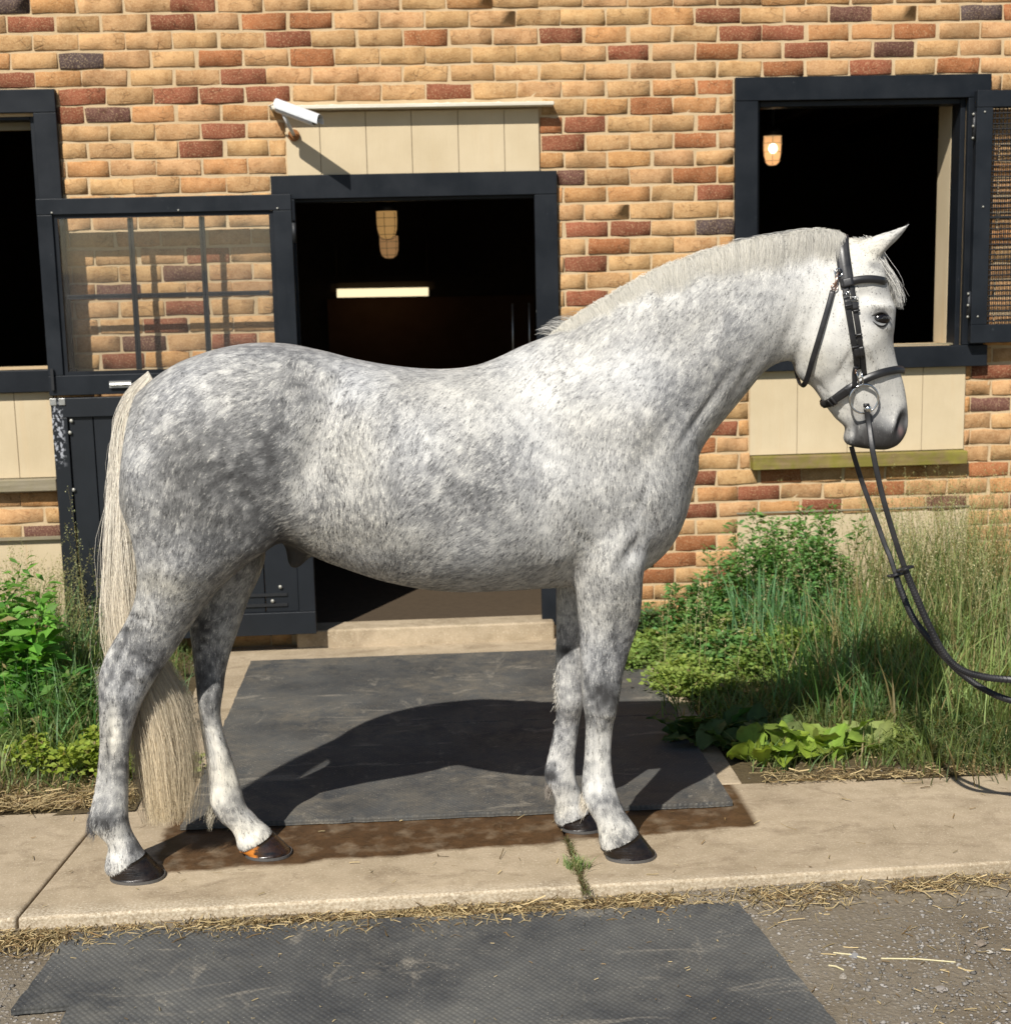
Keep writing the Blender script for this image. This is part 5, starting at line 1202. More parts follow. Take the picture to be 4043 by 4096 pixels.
mirror_strap('noseband_strap', [cA(810, 530), cA(824, 620), cA(838, 720), cA(856, 820), cA(872, 940), cA(884, 1020), cA(895, 1125)], .0165, .003, .003)
# free billets and keepers on them
for px, w in (([cA(786, 640), cA(796, 700)], .0225), ([cA(828, 645), cA(838, 705)], .0195), ([cA(838, 945), cA(848, 1004)], .0175), ([cA(874, 940), cA(880, 1002)], .0165)):
    P_, N_ = on_skin(px, .007); strap('billet', P_, N_, w, .0028, br)
for c_, w in (((790, 680), .0245), ((842, 712), .021), ((862, 865), .021), ((832, 942), .0245)):
    P_, N_ = on_skin([cA(c_[0]-1, c_[1]-6), cA(c_[0]+1, c_[1]+6)], .0085); strap('keeper', P_, N_, w, .003, br)
def ring_obj(name, c, nrm, rad, tube, mat, parent, up=1.0, seg=28, tilt=None):
    nrm = nrm.normalized(); u = nrm.orthogonal().normalized(); v = nrm.cross(u); b = MB()
    pts = [c+(u*math.cos(2*math.pi*i/seg)+v*math.sin(2*math.pi*i/seg)*up)*rad for i in range(seg+1)]
    return b.tube(pts, tube, 8, False).obj(name, mat, parent, smooth=True)
def buckle(x, y, dx, dy, w, h):
    q, nn = hit(*cA(x, y), .011); t = (hit(*cA(x+dx, y+dy), .011)[0]-q).normalized(); s = nn.cross(t)
    pts = [q+s*w+t*h, q+s*w-t*h, q-s*w-t*h, q-s*w+t*h, q+s*w+t*h]
    MB().tube(pts, .0014, 6).tube([q-t*h, q+t*h], .0011, 6).obj('buckle', M['chrome'], br, smooth=True)
buckle(780, 612, 2, 20, .0115, .006); buckle(826, 640, 2, 20, .010, .006)
# browband
P1, N1 = on_skin([cA(752, 540), cA(790, 530), cA(830, 520), cA(880, 511), cA(930, 508), cA(980, 514), cA(1008, 522)], .009)
mid_ = Vector(dep(*cA(1040, 535), HY)); mir = [Vector((p.x, 2*HY-p.y, p.z)) for p in P1][::-1]; path = relax(resample(P1+[mid_]+mir, .007), 5); c = Vector(dep(*cA(880, 520), HY))
strap('browband', path, [(p-c).normalized() for p in path], .023, .0045, br, raised=1)
P_, N_ = on_skin([cA(752, 541), cA(785, 533), cA(822, 525)], .012); strap('browband_loop', P_, N_, .027, .0035, br)
# noseband, curved: face edge, cheek ring, chin
pxn = [cA(1138, 1092), cA(1100, 1092), cA(1050, 1098), cA(990, 1112), cA(930, 1135), cA(890, 1155), cA(850, 1180), cA(800, 1205), cA(740, 1250), cA(690, 1290), cA(640, 1322)]
r_, n_ = loop_round(pxn, cA(1158, 1100), cA(612, 1318), .005)
strap('noseband', r_, n_, .0245, .005, br, closed=True, raised=1)
P_, N_ = on_skin([cA(668, 1302), cA(735, 1256), cA(800, 1212)], .012); strap('noseband_billet', P_, N_, .025, .003, br)
for x, y in ((690, 1290), (706, 1278)):
    P_, N_ = on_skin([cA(x-4, y+3), cA(x+4, y-3)], .0145); strap('keeper', P_, N_, .029, .003, br)
P_, N_ = on_skin([cA(838, 1060), cA(822, 1110), cA(818, 1160), cA(822, 1205)], .010); strap('side_tab', P_, N_, .016, .004, br)
# throatlash: hangs free below the jaw
a_ = [hit(*cA(688, 585), .006), hit(*cA(660, 690), .008), hit(*cA(630, 800), .010), hit(*cA(597, 920), .012), hit(*cA(565, 1030), .012)]
pp = [q[0] for q in a_]+[Vector(dep(*cA(537, 1120), HY-.062)), Vector(dep(*cA(512, 1192), HY-.040)), Vector(dep(*cA(488, 1200), HY-.010)), Vector(dep(*cA(470, 1150), HY+.035)), Vector(dep(*cA(450, 1060), HY+.075))]
pp += [Vector((q.x, 2*HY-q.y, q.z)) for q in [hit(*cA(630, 800), .010)[0], hit(*cA(688, 585), .006)[0], hit(*cA(728, 500), .006)[0]]]
path = relax(resample(pp, .008), 5); c = Vector(dep(*cA(700, 900), HY)); strap('throatlash', path, [(Vector((p.x-c.x, (p.y-HY)*2.2, p.z-c.z))).normalized() for p in path], .0165, .0040, br)
q0, nn0 = hit(*cA(723, 470), .010); ring_obj('throatlash_ring', q0, nn0, .012, .0022, M['chrome'], br)
q1, nn1 = hit(*cA(695, 565), .010); MB().tube([q0, (q0+q1)/2+nn1*.004, q1], [.0030, .0042, .0030], 8).obj('snap_hook', M['brass'], br, smooth=True)
ring_obj('snap_ring', q1+(q0-q1)*.05, nn1, .0095, .0020, M['brass'], br)
P_, N_ = on_skin([cA(742, 455), cA(722, 468)], .010); strap('keeper_tab', P_, N_, .013, .004, br)
# bit ring and snap links
bc, bn = hit(*cA(887, 1268), .016); bn = (bn*.4+Vector((0, -1, .05))).normalized()
rad = (Vector(dep(*cA(887+91, 1268), bc.y))-Vector(dep(*cA(887, 1268), bc.y))).length
ring_obj('bit_ring', bc, bn, rad, .0036, M['chrome'], br, seg=48)
bt = Vector(dep(*cA(918, 1343), bc.y-.006)); MB().sphere(tuple(bt), .0115, 16, 10).obj('rein_stud', M['chrome'], br, smooth=True)
mo = hit(*cA(905, 1330), -.02)[0]; MB().tube([bt+Vector((0, .006, 0)), mo], .007, 10).obj('bit_mouthpiece', M['steel'], br, smooth=True)
for xa, xb in (((838, 1085), (862, 1190)), ((872, 1100), (888, 1190))):
    p_a = hit(*cA(*xa), .012)[0]; p_b = Vector(dep(*cA(*xb), bc.y-.003)); MB().tube([p_a, (p_a+p_b)/2+Vector((0, -.003, 0)), p_b], .0026, 8).obj('bit_snap', M['chrome'], br, smooth=True)
p_a = hit(*cA(832, 1085), .013)[0]; MB().tube([p_a+Vector((0, 0, .012)), p_a-Vector((0, 0, .010))], .0035, 8).obj('bit_snap', M['brass'], br, smooth=True)
ring_obj('bit_ring', Vector((bc.x, 2*HY-bc.y, bc.z)), Vector((bn.x, -bn.y, bn.z)), rad, .0036, M['chrome'], br, seg=48)
# reins: leave the bit, hang, and run off to the right hand side
reins = thing('reins', 'black laced reins with rubber stops hanging from the bit out to the right', 'reins', tuple(bc))
def rein(px, ys, w1, w2, split):
    pts = [Vector(dep(x*D2S, y*D2S, yy)) for (x, y), yy in zip(px, ys)]
    q = []
    for i in range(len(pts)-1):
        p0, p1, p2, p3 = pts[max(i-1, 0)], pts[i], pts[i+1], pts[min(i+2, len(pts)-1)]
        for k in range(10):
            t = k/10; q.append(.5*((2*p1)+(-p0+p2)*t+(2*p0-5*p1+4*p2-p3)*t*t+(-p0+3*p1-3*p2+p3)*t**3))
    q.append(pts[-1]); n = len(q); ks = int(split*n)
    nr = [Vector((-.35, -.9, .25)).normalized()]*n
    strap('rein_strap', q[:ks+1], nr[:ks+1], w1, .0022, reins); strap('rein_grip', q[ks:], nr[ks:], w2, .0035, reins, raised=1)
    return q, ks
near_r, k1 = rein([(1634, 771), (1639, 800), (1646, 850), (1662, 925), (1683, 1000), (1707, 1073), (1728, 1125), (1752, 1180), (1780, 1232), (1810, 1262), (1850, 1276), (1910, 1283), (2050, 1290)],
     [bc.y-.01, bc.y-.015, 4.38, 4.37, 4.36, 4.35, 4.34, 4.33, 4.32, 4.31, 4.30, 4.28, 4.2], .0165, .0205, .42)
far_r, k2 = rein([(1606, 842), (1613, 868), (1628, 915), (1652, 980), (1668, 1025), (1681, 1057), (1700, 1115), (1722, 1165), (1752, 1205), (1782, 1240), (1815, 1272), (1855, 1300), (1910, 1323), (2050, 1360)],
     [4.585, 4.585, 4.58, 4.56, 4.54, 4.52, 4.49, 4.46, 4.43, 4.41, 4.39, 4.36, 4.34, 4.25], .0155, .0195, .42)
def stopper(q, k):
    p = q[k]; t = (q[k+1]-q[k-1]).normalized(); s = Vector((0, -1, 0)).cross(t).normalized()
    MB().tube([p-t*.004, p+t*.004], [.019, .019], 14).obj('rein_stop', M['leather'], reins, bevel=.002)
    MB().tube([p-s*.027-t*.0035, p-s*.012, p+s*.012, p+s*.027+t*.0035], [.004, .0065, .0065, .004], 10).obj('rein_stop', M['leather'], reins, smooth=True)
stopper(near_r, k1); stopper(far_r, k2)
for q, k, w in ((near_r, k1, .0115), (far_r, k2, .0105)):
    lace = MB()
    for i in range(k+2, len(q)-1):
        p = q[i]; t = (q[i+1]-q[i]).normalized(); s = Vector((-.35, -.9, .25)).cross(t).normalized(); f = Vector((-.35, -.9, .25)).normalized()
        lace.tube([p-s*w-t*.006+f*.003, p+f*.0065, p+s*w-t*.006+f*.003], .0013, 5)
    lace.obj('grip_lacing', M['leather'], reins, smooth=True)['kind'] = 'stuff'
# leather tab wrapped round the ring
P_ = [near_r[0]+Vector((0, 0, .012)), near_r[0], near_r[2]]; MB().tube([near_r[0]+Vector((-.008, .0, .010)), near_r[0]+Vector((.008, 0, .010))], .006, 8).obj('rein_loop', M['leather'], reins, smooth=True)

# ================================================================== weeds, grass, straw
def plant_mat(name, rough=.55, trans=.35, spec=.3):
    t = NT(name); c = t.attr('col'); n = t.noise(t.pos(), 60, 3); c = t.mix(t.rng(n, .3, .7, 0, .35), c, t.mix(1.0, c, (.65, .7, .6), 'MULTIPLY'))
    t.fin(c, rough, spec=spec); tr = t.n.new('ShaderNodeBsdfTranslucent'); mx = t.n.new('ShaderNodeMixShader')
    t.L(t.mix(1.0, c, (1.5, 1.6, .7), 'MULTIPLY'), tr.inputs[0]); mx.inputs[0].default_value = trans
    t.L(t.bsdf.outputs[0], mx.inputs[1]); t.L(tr.outputs[0], mx.inputs[2]); t.L(mx.outputs[0], t.out.inputs[0]); return t.m
M['leaf'] = plant_mat('weed_leaf'); M['grass'] = plant_mat('grass_blade', .5, .35); M['straw'] = plant_mat('dry_straw', .6, .15)
rp = np.random.default_rng(77)
def blades(base, hgt, az, lean, curve, width, m=6):
    """arching blades; base (n,3)"""
    n = len(base); s = np.linspace(0, 1, m)[None, :]; d = np.stack([np.cos(az), np.sin(az)], -1)
    out = hgt[:, None]*(lean[:, None]*s+curve[:, None]*s**2.4); up = hgt[:, None]*(s-curve[:, None]*.45*s**3)
    Pp = np.zeros((n, m, 3)); Pp[:, :, 0] = base[:, :1]+out*d[:, :1]; Pp[:, :, 1] = base[:, 1:2]+out*d[:, 1:2]; Pp[:, :, 2] = base[:, 2:]+up
    b = np.stack([-d[:, 1], d[:, 0], np.zeros(n)], -1); tw = rp.normal(0, .5, n); b = b*np.cos(tw)[:, None]+np.stack([d[:, 0], d[:, 1], np.zeros(n)], -1)*np.sin(tw)[:, None]
    w = width[:, None]*np.sqrt(np.clip(1-s, 0, 1))*(.65+.35*np.sin(np.pi*s)); w = np.maximum(w, .0003)
    V = np.stack([Pp-b[:, None, :]*w[:, :, None], Pp+b[:, None, :]*w[:, :, None]], 2).reshape(-1, 3)
    q = (np.arange(n)*m*2)[:, None]+np.arange(m-1)[None, :]*2; return V, np.stack([q, q+1, q+3, q+2], -1).reshape(-1, 4)
def greens(n, c, var=.3, dry=.08):
    k = np.array(c)[None, :]*rp.uniform(1-var, 1+var, (n, 1)); k = k*np.array([1, 1, 1])+rp.normal(0, .012, (n, 3))*np.array([1, .6, .3]); dd = rp.random(n) < dry; k[dd] = np.array((.34, .27, .13))*rp.uniform(.6, 1.2, (dd.sum(), 1)); return np.clip(k, .008, .8)
GRP = 'wild grass and weeds in front of the stable wall'
def grass_tuft(cx, cy, n, h, spread, col, label, lean=.25, curve=.45, w=.0028, dry=.1, wind=None, z=0.0, name='grass_tuft', spx=None):
    base = np.stack([cx+rp.normal(0, spx or spread, n), cy+rp.normal(0, spread, n), np.full(n, z)], -1)
    az = rp.uniform(0, 6.283, n) if wind is None else rp.normal(wind, .8, n)
    V, Fq = blades(base, h*rp.uniform(.45, 1.1, n), az, rp.uniform(.02, lean, n), rp.uniform(0, curve, n)**1.0, w*rp.uniform(.6, 1.5, n))
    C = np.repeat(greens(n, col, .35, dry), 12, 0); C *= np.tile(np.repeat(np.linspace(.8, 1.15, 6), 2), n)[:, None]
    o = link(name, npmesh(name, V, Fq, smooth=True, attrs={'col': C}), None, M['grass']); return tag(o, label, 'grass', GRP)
def leaf_quads(C, D, N, L, W):
    """n leaves: centre base C, direction D, normal N, length L, width W -> folded rhombus leaves, 4 triangles as 2 quads"""
    S = np.cross(D, N); S /= np.linalg.norm(S, axis=1)[:, None]+1e-9; L = L[:, None]; W = W[:, None]
    a = C; b = C+D*L*.45+S*W-N*0+N*W*.35; c = C+D*L-N*L*.12; d = C+D*L*.45-S*W+N*W*.35; m1 = C+D*L*.5
    V = np.stack([a, b, c, d, m1], 1).reshape(-1, 3); k = (np.arange(len(C))*5)[:, None]
    return V, np.concatenate([k+np.array([0, 4, 2, 1]), k+np.array([0, 3, 2, 4])], 0)
def unit(v): return v/(np.linalg.norm(v, axis=1)[:, None]+1e-9)
def leafy(cx, cy, h, ns, spread, col, label, leafL=.03, leafW=.007, per=60, z=0.0, bushy=.13, name='leafy_weed', stemcol=(.10, .13, .04), top=.15, cat='weed'):
    t = thing(name, label, cat, (cx, cy, z), GRP); sm = MB(); Cs, Ds = [], []
    for i in range(ns):
        bx, by = cx+rp.normal(0, spread), cy+rp.normal(0, spread*.7); hh = h*rp.uniform(.45, 1.08); az = rp.uniform(0, 6.28); ln = rp.uniform(.02, .25)*hh
        pts = [(bx+math.cos(az)*ln*s**1.5, by+math.sin(az)*ln*s**1.5, z+hh*s) for s in np.linspace(0, 1, 5)]
        sm.tube(pts, [.0035, .003, .0025, .0018, .0008], 4, False)
        s = rp.uniform(top, 1.0, per)**.7; px = bx+math.cos(az)*ln*s**1.5; py = by+math.sin(az)*ln*s**1.5; r = bushy*np.clip(1.25-s, .12, 1)*rp.random(per)**.8*(.4+.9*(np.sin(s*21+i)**2))
        a2 = rp.uniform(0, 6.28, per); Cs.append(np.stack([px+r*np.cos(a2), py+r*np.sin(a2), z+hh*s+r*.2], -1)); Ds.append(np.stack([np.cos(a2), np.sin(a2), rp.uniform(-.3, .8, per)], -1))
    me = npmesh('stem', sm.v, sm.f, smooth=True, attrs={'col': np.tile(stemcol, (len(sm.v), 1))}); st = link('stem', me, t, M['grass'])
    if ns > 1: st['kind'] = 'stuff'
    C = np.concatenate(Cs); n = len(C); D = unit(np.concatenate(Ds)); Nn_ = unit(rp.normal(0, .5, (n, 3))+np.array([0, -.2, 1])); L = leafL*rp.uniform(.5, 1.3, n)
    V, Fq = leaf_quads(C, D, Nn_, L, L*leafW/leafL); fo = link('foliage', npmesh('foliage', V, Fq, attrs={'col': np.repeat(greens(n, col, .35, .03), 5, 0)}), t, M['leaf']); fo['kind'] = 'stuff'
    return t
def big_leaf_mesh(L, W, droop, seed):
    r = np.random.default_rng(seed); m = 9; V = []; Fq = []
    for i in range(m):
        s = i/(m-1); w = W*math.sin(math.pi*min(1, s*.92+.06))**.75*(1 if s < .97 else .2); zc = L*.12*math.sin(s*2.2)-droop*L*s*s
        for j, u in enumerate((-1, -.5, 0, .5, 1)): V.append((L*s, u*w*(1+.06*r.normal()), zc+abs(u)*w*.28+.004*r.normal()+.006*math.sin(s*22+u*3)*abs(u)))
    for i in range(m-1):
        for j in range(4): a = i*5+j; Fq.append([a, a+1, a+6, a+5])
    return V, Fq
def broadleaf(cx, cy, n, L, W, col, label, up=(.2, 1.0), z=0.0, name='broadleaf_weed', sx=.05):
    t = thing(name, label, 'weed', (cx, cy, z), GRP)
    for i in range(n):
        V, Fq = big_leaf_mesh(L*rp.uniform(.6, 1.2), W*rp.uniform(.7, 1.2), rp.uniform(.1, .5), i); V = np.array(V); el = rp.uniform(*up); az = rp.uniform(0, 6.28); ro = rp.normal(0, .35)
        y, z_ = V[:, 1]*math.cos(ro)-V[:, 2]*math.sin(ro), V[:, 1]*math.sin(ro)+V[:, 2]*math.cos(ro); x = V[:, 0]
        x, z_ = x*math.cos(el)-z_*math.sin(el), x*math.sin(el)+z_*math.cos(el); X_ = x*math.cos(az)-y*math.sin(az); Y_ = x*math.sin(az)+y*math.cos(az)
        bx, by = cx+rp.normal(0, sx), cy+rp.normal(0, .03); Vw = np.stack([X_+bx, Y_+by, np.maximum(z_+z+.012, z+.006)], -1)
        kk = greens(1, col, .25, 0)[0]; cc = np.tile(kk, (len(Vw), 1)); cc[2::5] *= 1.25
        link('leaf', npmesh('leaf', Vw, Fq, smooth=True, attrs={'col': cc}), t, M['leaf'])
    return t
def seed_grass(cx, cy, n, h, spread, label, col=(.20, .22, .09), headcol=(.36, .35, .17), z=0.0, spx=None, head=26, cl=.012, name='seeding_grass'):
    base = np.stack([cx+rp.normal(0, spx or spread, n), cy+rp.normal(0, spread, n), np.full(n, z)], -1); hgt = h*rp.uniform(.7, 1.05, n); az = rp.uniform(0, 6.28, n); lean = rp.uniform(.02, .22, n); cur = rp.uniform(0, .25, n)
    t = thing(name, label, 'grass', (cx, cy, z), GRP); V, Fq = blades(base, hgt, az, lean, cur, np.full(n, .0013), 7)
    st = link('stems', npmesh('stems', V, Fq, attrs={'col': np.repeat(greens(n, col, .25, .15), 14, 0)}), t, M['grass']); st['kind'] = 'stuff'
    tipm = V.reshape(n, 7, 2, 3).mean(2); s = rp.uniform(.68, 1.0, (n, head)); i = np.clip((s*6).astype(int), 0, 5); f = (s*6-i)[..., None]
    ar_ = np.arange(n)[:, None]; C = (tipm[ar_, i]*(1-f)+tipm[ar_, i+1]*f).reshape(-1, 3); k = len(C); C += rp.normal(0, 1, (k, 3))*np.array([cl, cl, cl*.5])*np.repeat(1.25-s.reshape(-1), 1)[:, None]*2
    D = unit(rp.normal(0, .5, (k, 3))+np.array([0, 0, .6])); L = rp.uniform(.005, .010, k); V2, F2 = leaf_quads(C, D, unit(rp.normal(0, 1, (k, 3))), L, L*.32)
    sh_ = link('seed_heads', npmesh('seed_heads', V2, F2, attrs={'col': np.repeat(greens(k, headcol, .3, .2), 5, 0)}), t, M['grass']); sh_['kind'] = 'stuff'; return t
def at_(x, y, Y): q = dep(x*D2S, y*D2S, Y); return float(q[0]), float(q[2])
GR1, GR2, GR3, GR4 = (.125, .245, .07), (.235, .30, .105), (.125, .205, .08), (.30, .32, .14)
# -- right bed, back row against the wall
def R(x, Y, ytop): a = at_(x, ytop, Y); return a[0], Y, a[1]
x, Y, h = R(1440, 6.85, 990); leafy(x, Y, h, 22, .09, (.12, .24, .06), 'tall leafy green weed in front of the low cream panel, left clump', .040, .0075, 150, bushy=.11)
x, Y, h = R(1520, 6.80, 975); leafy(x, Y, h, 24, .10, (.13, .25, .06), 'tallest leafy green weed in front of the middle of the low cream panel', .040, .0075, 150, bushy=.12)
x, Y, h = R(1330, 6.75, 1100); leafy(x, Y, h, 16, .09, GR1, 'leafy green weed at the wall just left of the low cream panel', .04, .011, 170, bushy=.09)
x, Y, h = R(1225, 7.05, 1158); leafy(x, Y, h, 14, .08, (.05, .095, .035), 'low dark bushy weed at the wall foot beside the doorway', .03, .010, 160, bushy=.07)
x, Y, h = R(1270, 6.90, 1120); grass_tuft(x, Y, 46, h, .05, (.10, .17, .06), 'narrow upright grass clump by the wall left of the low cream panel', .12, .25, .005)
x, Y, h = R(1480, 6.6, 1120); grass_tuft(x, Y, 170, h*1.05, .09, GR1, 'dense green grass in front of the tallest leafy weed', .15, .3, .0045)
x, Y, h = R(1400, 6.45, 1190); leafy(x, Y, h, 18, .10, GR1, 'green leafy weed in front of the left end of the low cream panel', .035, .010, 150, bushy=.10)
x, Y, h = R(1600, 6.9, 1130); leafy(x, Y, h, 12, .10, (.09, .14, .05), 'short weed against the bare middle of the low cream panel', .03, .009, 110, bushy=.07)
for i, (px, yt, Yd, n) in enumerate([(1650, 900, 6.85, 130), (1720, 870, 6.9, 150), (1790, 880, 6.8, 150), (1860, 865, 6.85, 150), (1925, 880, 6.8, 150), (1690, 960, 6.5, 140), (1775, 950, 6.45, 150), (1865, 960, 6.4, 160)]):
    x, Y, h = R(px, Yd, yt)
    seed_grass(x, Y, n//3, h, .07, ['tall seeding grass at the right end of the ledge', 'tall seeding grass under the right window corner', 'tall seeding grass in front of the right end of the low cream panel', 'tall seeding grass beside the red brick at the right', 'tall seeding grass at the right edge of the picture',
       'nearer seeding grass behind the rein stops', 'nearer seeding grass right of the reins', 'nearer seeding grass at the far right'][i], spx=.10)
    grass_tuft(x, Y-.05, n, h*.82, .09, GR2 if i % 2 else (.11, .165, .06), ['tall green grass behind the upper reins', 'tall green grass below the mossy ledge end', 'pale tall grass in front of the low panel end', 'pale tall grass below the right shutter', 'tall grass cut by the right picture edge',
       'thick grass behind the rein stops', 'thick grass right of the rein stops', 'thick grass at the far right middle'][i], .22, .4, .0036, .18, spx=.12)
for i, (px, yt, Yd, sc_n) in enumerate([(1560, 1110, 6.3, 230), (1640, 1090, 6.15, 260), (1730, 1080, 6.1, 280), (1820, 1080, 6.05, 280), (1905, 1080, 6.05, 280), (1580, 1200, 5.75, 240), (1690, 1190, 5.65, 280), (1790, 1190, 5.6, 280), (1890, 1180, 5.6, 280)]):
    x, Y, h = R(px, Yd, yt)
    grass_tuft(x, Y, sc_n, h, .12, [GR1, GR3, GR2, GR2, (.17, .2, .08)][i % 5], ['mid green grass below the bare part of the low panel', 'mid height grass left of the hanging reins', 'olive grass behind the curve of the reins', 'olive grass right of the curve of the reins', 'straw coloured grass at the right edge, mid height',
       'green grass in the middle of the bed, left of the reins', 'arching grass below the curve of the reins', 'arching grass under the rein grips', 'arching grass at the right edge under the reins'][i], .35, .6, .0036, .16, spx=.13)
# -- lighter ground plants on the left of the right bed
for i, (px, yt, Yd) in enumerate([(1240, 1200, 6.75), (1285, 1215, 6.5), (1345, 1180, 6.5), (1315, 1262, 6.15), (1375, 1240, 6.3), (1440, 1215, 6.35), (1400, 1155, 6.6), (1500, 1180, 6.45)]):
    x, Y, h = R(px, Yd, yt); leafy(x, Y, max(h, .12), 16, .10, [(.22, .30, .07), (.18, .26, .065), (.22, .29, .08), (.24, .31, .07)][i % 4], ['small leaved yellow green plant at the back corner of the door mat', 'small leaved yellow green plant halfway along the door mat edge', 'bushy light green plant a step right of the mat', 'low light green plant at the mat edge beside the horse shadow',
      'bushy light green plant above the dark broad leaves', 'mixed green plant above the bright broad leaves', 'yellow green bush left of the green grass', 'yellow green bush in the middle of the right bed'][i], .026, .0080, 210, bushy=.13, top=.05)
# -- front edge of the bed
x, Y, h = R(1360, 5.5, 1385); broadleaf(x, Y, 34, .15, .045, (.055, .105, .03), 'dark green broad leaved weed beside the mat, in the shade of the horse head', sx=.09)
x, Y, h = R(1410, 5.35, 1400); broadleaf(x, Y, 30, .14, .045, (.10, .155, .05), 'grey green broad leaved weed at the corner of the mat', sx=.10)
x, Y, h = R(1500, 5.25, 1400); broadleaf(x, Y, 30, .14, .05, (.23, .32, .045), 'bright yellow green broad leaved weed at the walkway edge', sx=.09)
x, Y, h = R(1590, 5.28, 1400); broadleaf(x, Y, 28, .14, .05, (.22, .30, .055), 'bright broad leaved weed right of the brightest one', sx=.09)
x, Y, h = R(1660, 5.32, 1400); broadleaf(x, Y, 18, .12, .045, (.25, .30, .09), 'pale broad leaved weed next to the cut grass', sx=.07)
for i, (px, yt, Yd) in enumerate([(1560, 1330, 5.55), (1640, 1340, 5.5), (1720, 1320, 5.5), (1800, 1320, 5.45), (1890, 1310, 5.4), (1750, 1400, 5.2), (1840, 1390, 5.15), (1915, 1380, 5.15)]):
    x, Y, h = R(px, Yd, yt); grass_tuft(x, Y, 230, max(h, .13)*1.25, .10, [(.18, .22, .08), GR2, (.19, .22, .10), (.10, .16, .06)][i % 4], ['flopping grass above the bright broad leaves', 'flopping grass right of the bright broad leaves', 'flopping pale grass in the front of the bed', 'flopping pale grass right of centre in the bed front', 'flopping grass at the right edge of the bed front',
      'dark grass hanging over the walkway', 'thick dark grass hanging over the walkway at the right', 'dark grass over the walkway at the right picture edge'][i], .6, .9, .0034, .15, wind=-1.9, spx=.12)
# ground cover filling the beds
def cover(name, x0, x1, y0, y1, n, col, label, hmax):
    base = np.stack([rp.uniform(x0, x1, n), rp.uniform(y0, y1, n), np.zeros(n)], -1); V, Fq = blades(base, rp.uniform(.03, hmax, n), rp.uniform(0, 6.28, n), rp.uniform(.1, .9, n), rp.uniform(0, .6, n), rp.uniform(.0015, .0042, n), 4)
    o = link(name, npmesh(name, V, Fq, attrs={'col': np.repeat(greens(n, col, .4, .2), 8, 0)}), None, M['grass']); tag(o, label, 'ground cover', kind='stuff')
cover('ground_cover', 1.18, 4.6, 5.10, 7.2, 17000, (.16, .22, .075), 'low grass and weeds filling the bed right of the doorway', .12)
cover('ground_cover', -4.0, -1.06, 5.18, 7.2, 12000, (.15, .20, .07), 'low grass and weeds filling the bed left of the doorway', .11)
# -- left bed
x, Y, h = R(20, 6.1, 1080); leafy(x, Y, h, 13, .07, (.13, .28, .045), 'bright green feathery weed at the left picture edge', .05, .009, 120, bushy=.13)
x, Y, h = R(10, 5.9, 1260); leafy(x, Y, h, 10, .07, (.10, .25, .04), 'lower bright feathery weed at the left picture edge', .05, .009, 120, bushy=.12)
for i, (px, yt, Yd, n) in enumerate([(10, 1020, 6.9, 90), (60, 1025, 6.85, 100), (105, 1050, 6.8, 90), (150, 1120, 6.7, 60)]):
    x, Y, h = R(px, Yd, yt); seed_grass(x, Y, n//2, h, .06, ['fine seeding grass over the low left panel, outermost', 'fine seeding grass over the middle of the low left panel', 'fine seeding grass at the door side of the low left panel', 'thin seeding grass in front of the lower door leaf'][i], spx=.07)
    grass_tuft(x, Y-.05, n, h*.8, .08, GR3, ['grey green grass in front of the low left panel, outermost', 'grey green grass in front of the low left panel', 'grey green grass between the low left panel and the door leaf', 'sparse grass in front of the lower door leaf'][i], .25, .4, .003, .2)
for i, (px, yt, Yd) in enumerate([(60, 1130, 6.4), (120, 1150, 6.3), (165, 1190, 6.2), (90, 1230, 5.8), (150, 1250, 5.75), (60, 1330, 5.6), (190, 1260, 6.0)]):
    x, Y, h = R(px, Yd, yt); grass_tuft(x, Y, 210, h, .11, [GR3, GR1, GR2][i % 3], ['dark grass behind the feathery weed', 'dark grass in the middle of the left bed', 'grass beside the foot of the door leaf', 'grass tuft in the left bed left of the hock', 'grass tuft in the left bed beside the hock', 'grass tuft near the front of the left bed', 'grass tuft behind the tail'][i], .35, .6, .0034, .12)
    leafy(x+.04, Y+.05, max(h*.7, .1), 10, .10, [(.09, .13, .05), (.13, .18, .055)][i % 2], ['small leaved weed behind the feathery weed', 'small leaved weed in the middle of the left bed', 'small leaved weed beside the foot of the door leaf', 'small leaved weed left of the hock', 'small leaved weed next to the hock', 'small leaved weed near the front of the left bed', 'small leaved weed behind the tail'][i], .022, .007, 110, bushy=.08)
x, Y, h = R(160, 5.45, 1425); leafy(x, Y, .13, 16, .10, (.26, .32, .05), 'low yellow green weed at the walkway edge behind the hind leg', .028, .010, 120, bushy=.09)
x, Y, h = R(300, 5.35, 1450); leafy(x, Y, .12, 14, .10, (.22, .26, .06), 'low yellow green weed at the walkway edge behind the tail', .024, .009, 110, bushy=.08)
for i, (c, yt) in enumerate([(142, 905), (152, 985), (176, 1030)]):
    x, Y, h = R(c, 6.75, yt); seed_grass(x, Y, [1, 2, 2][i], h*1.04, .006, ['single tallest orchard grass stalk against the dark door leaf', 'orchard grass stalk with side clusters against the dark door leaf', 'orchard grass stalk beside the tail'][i], head=46, cl=.010, name='orchard_grass', headcol=(.42, .42, .22))
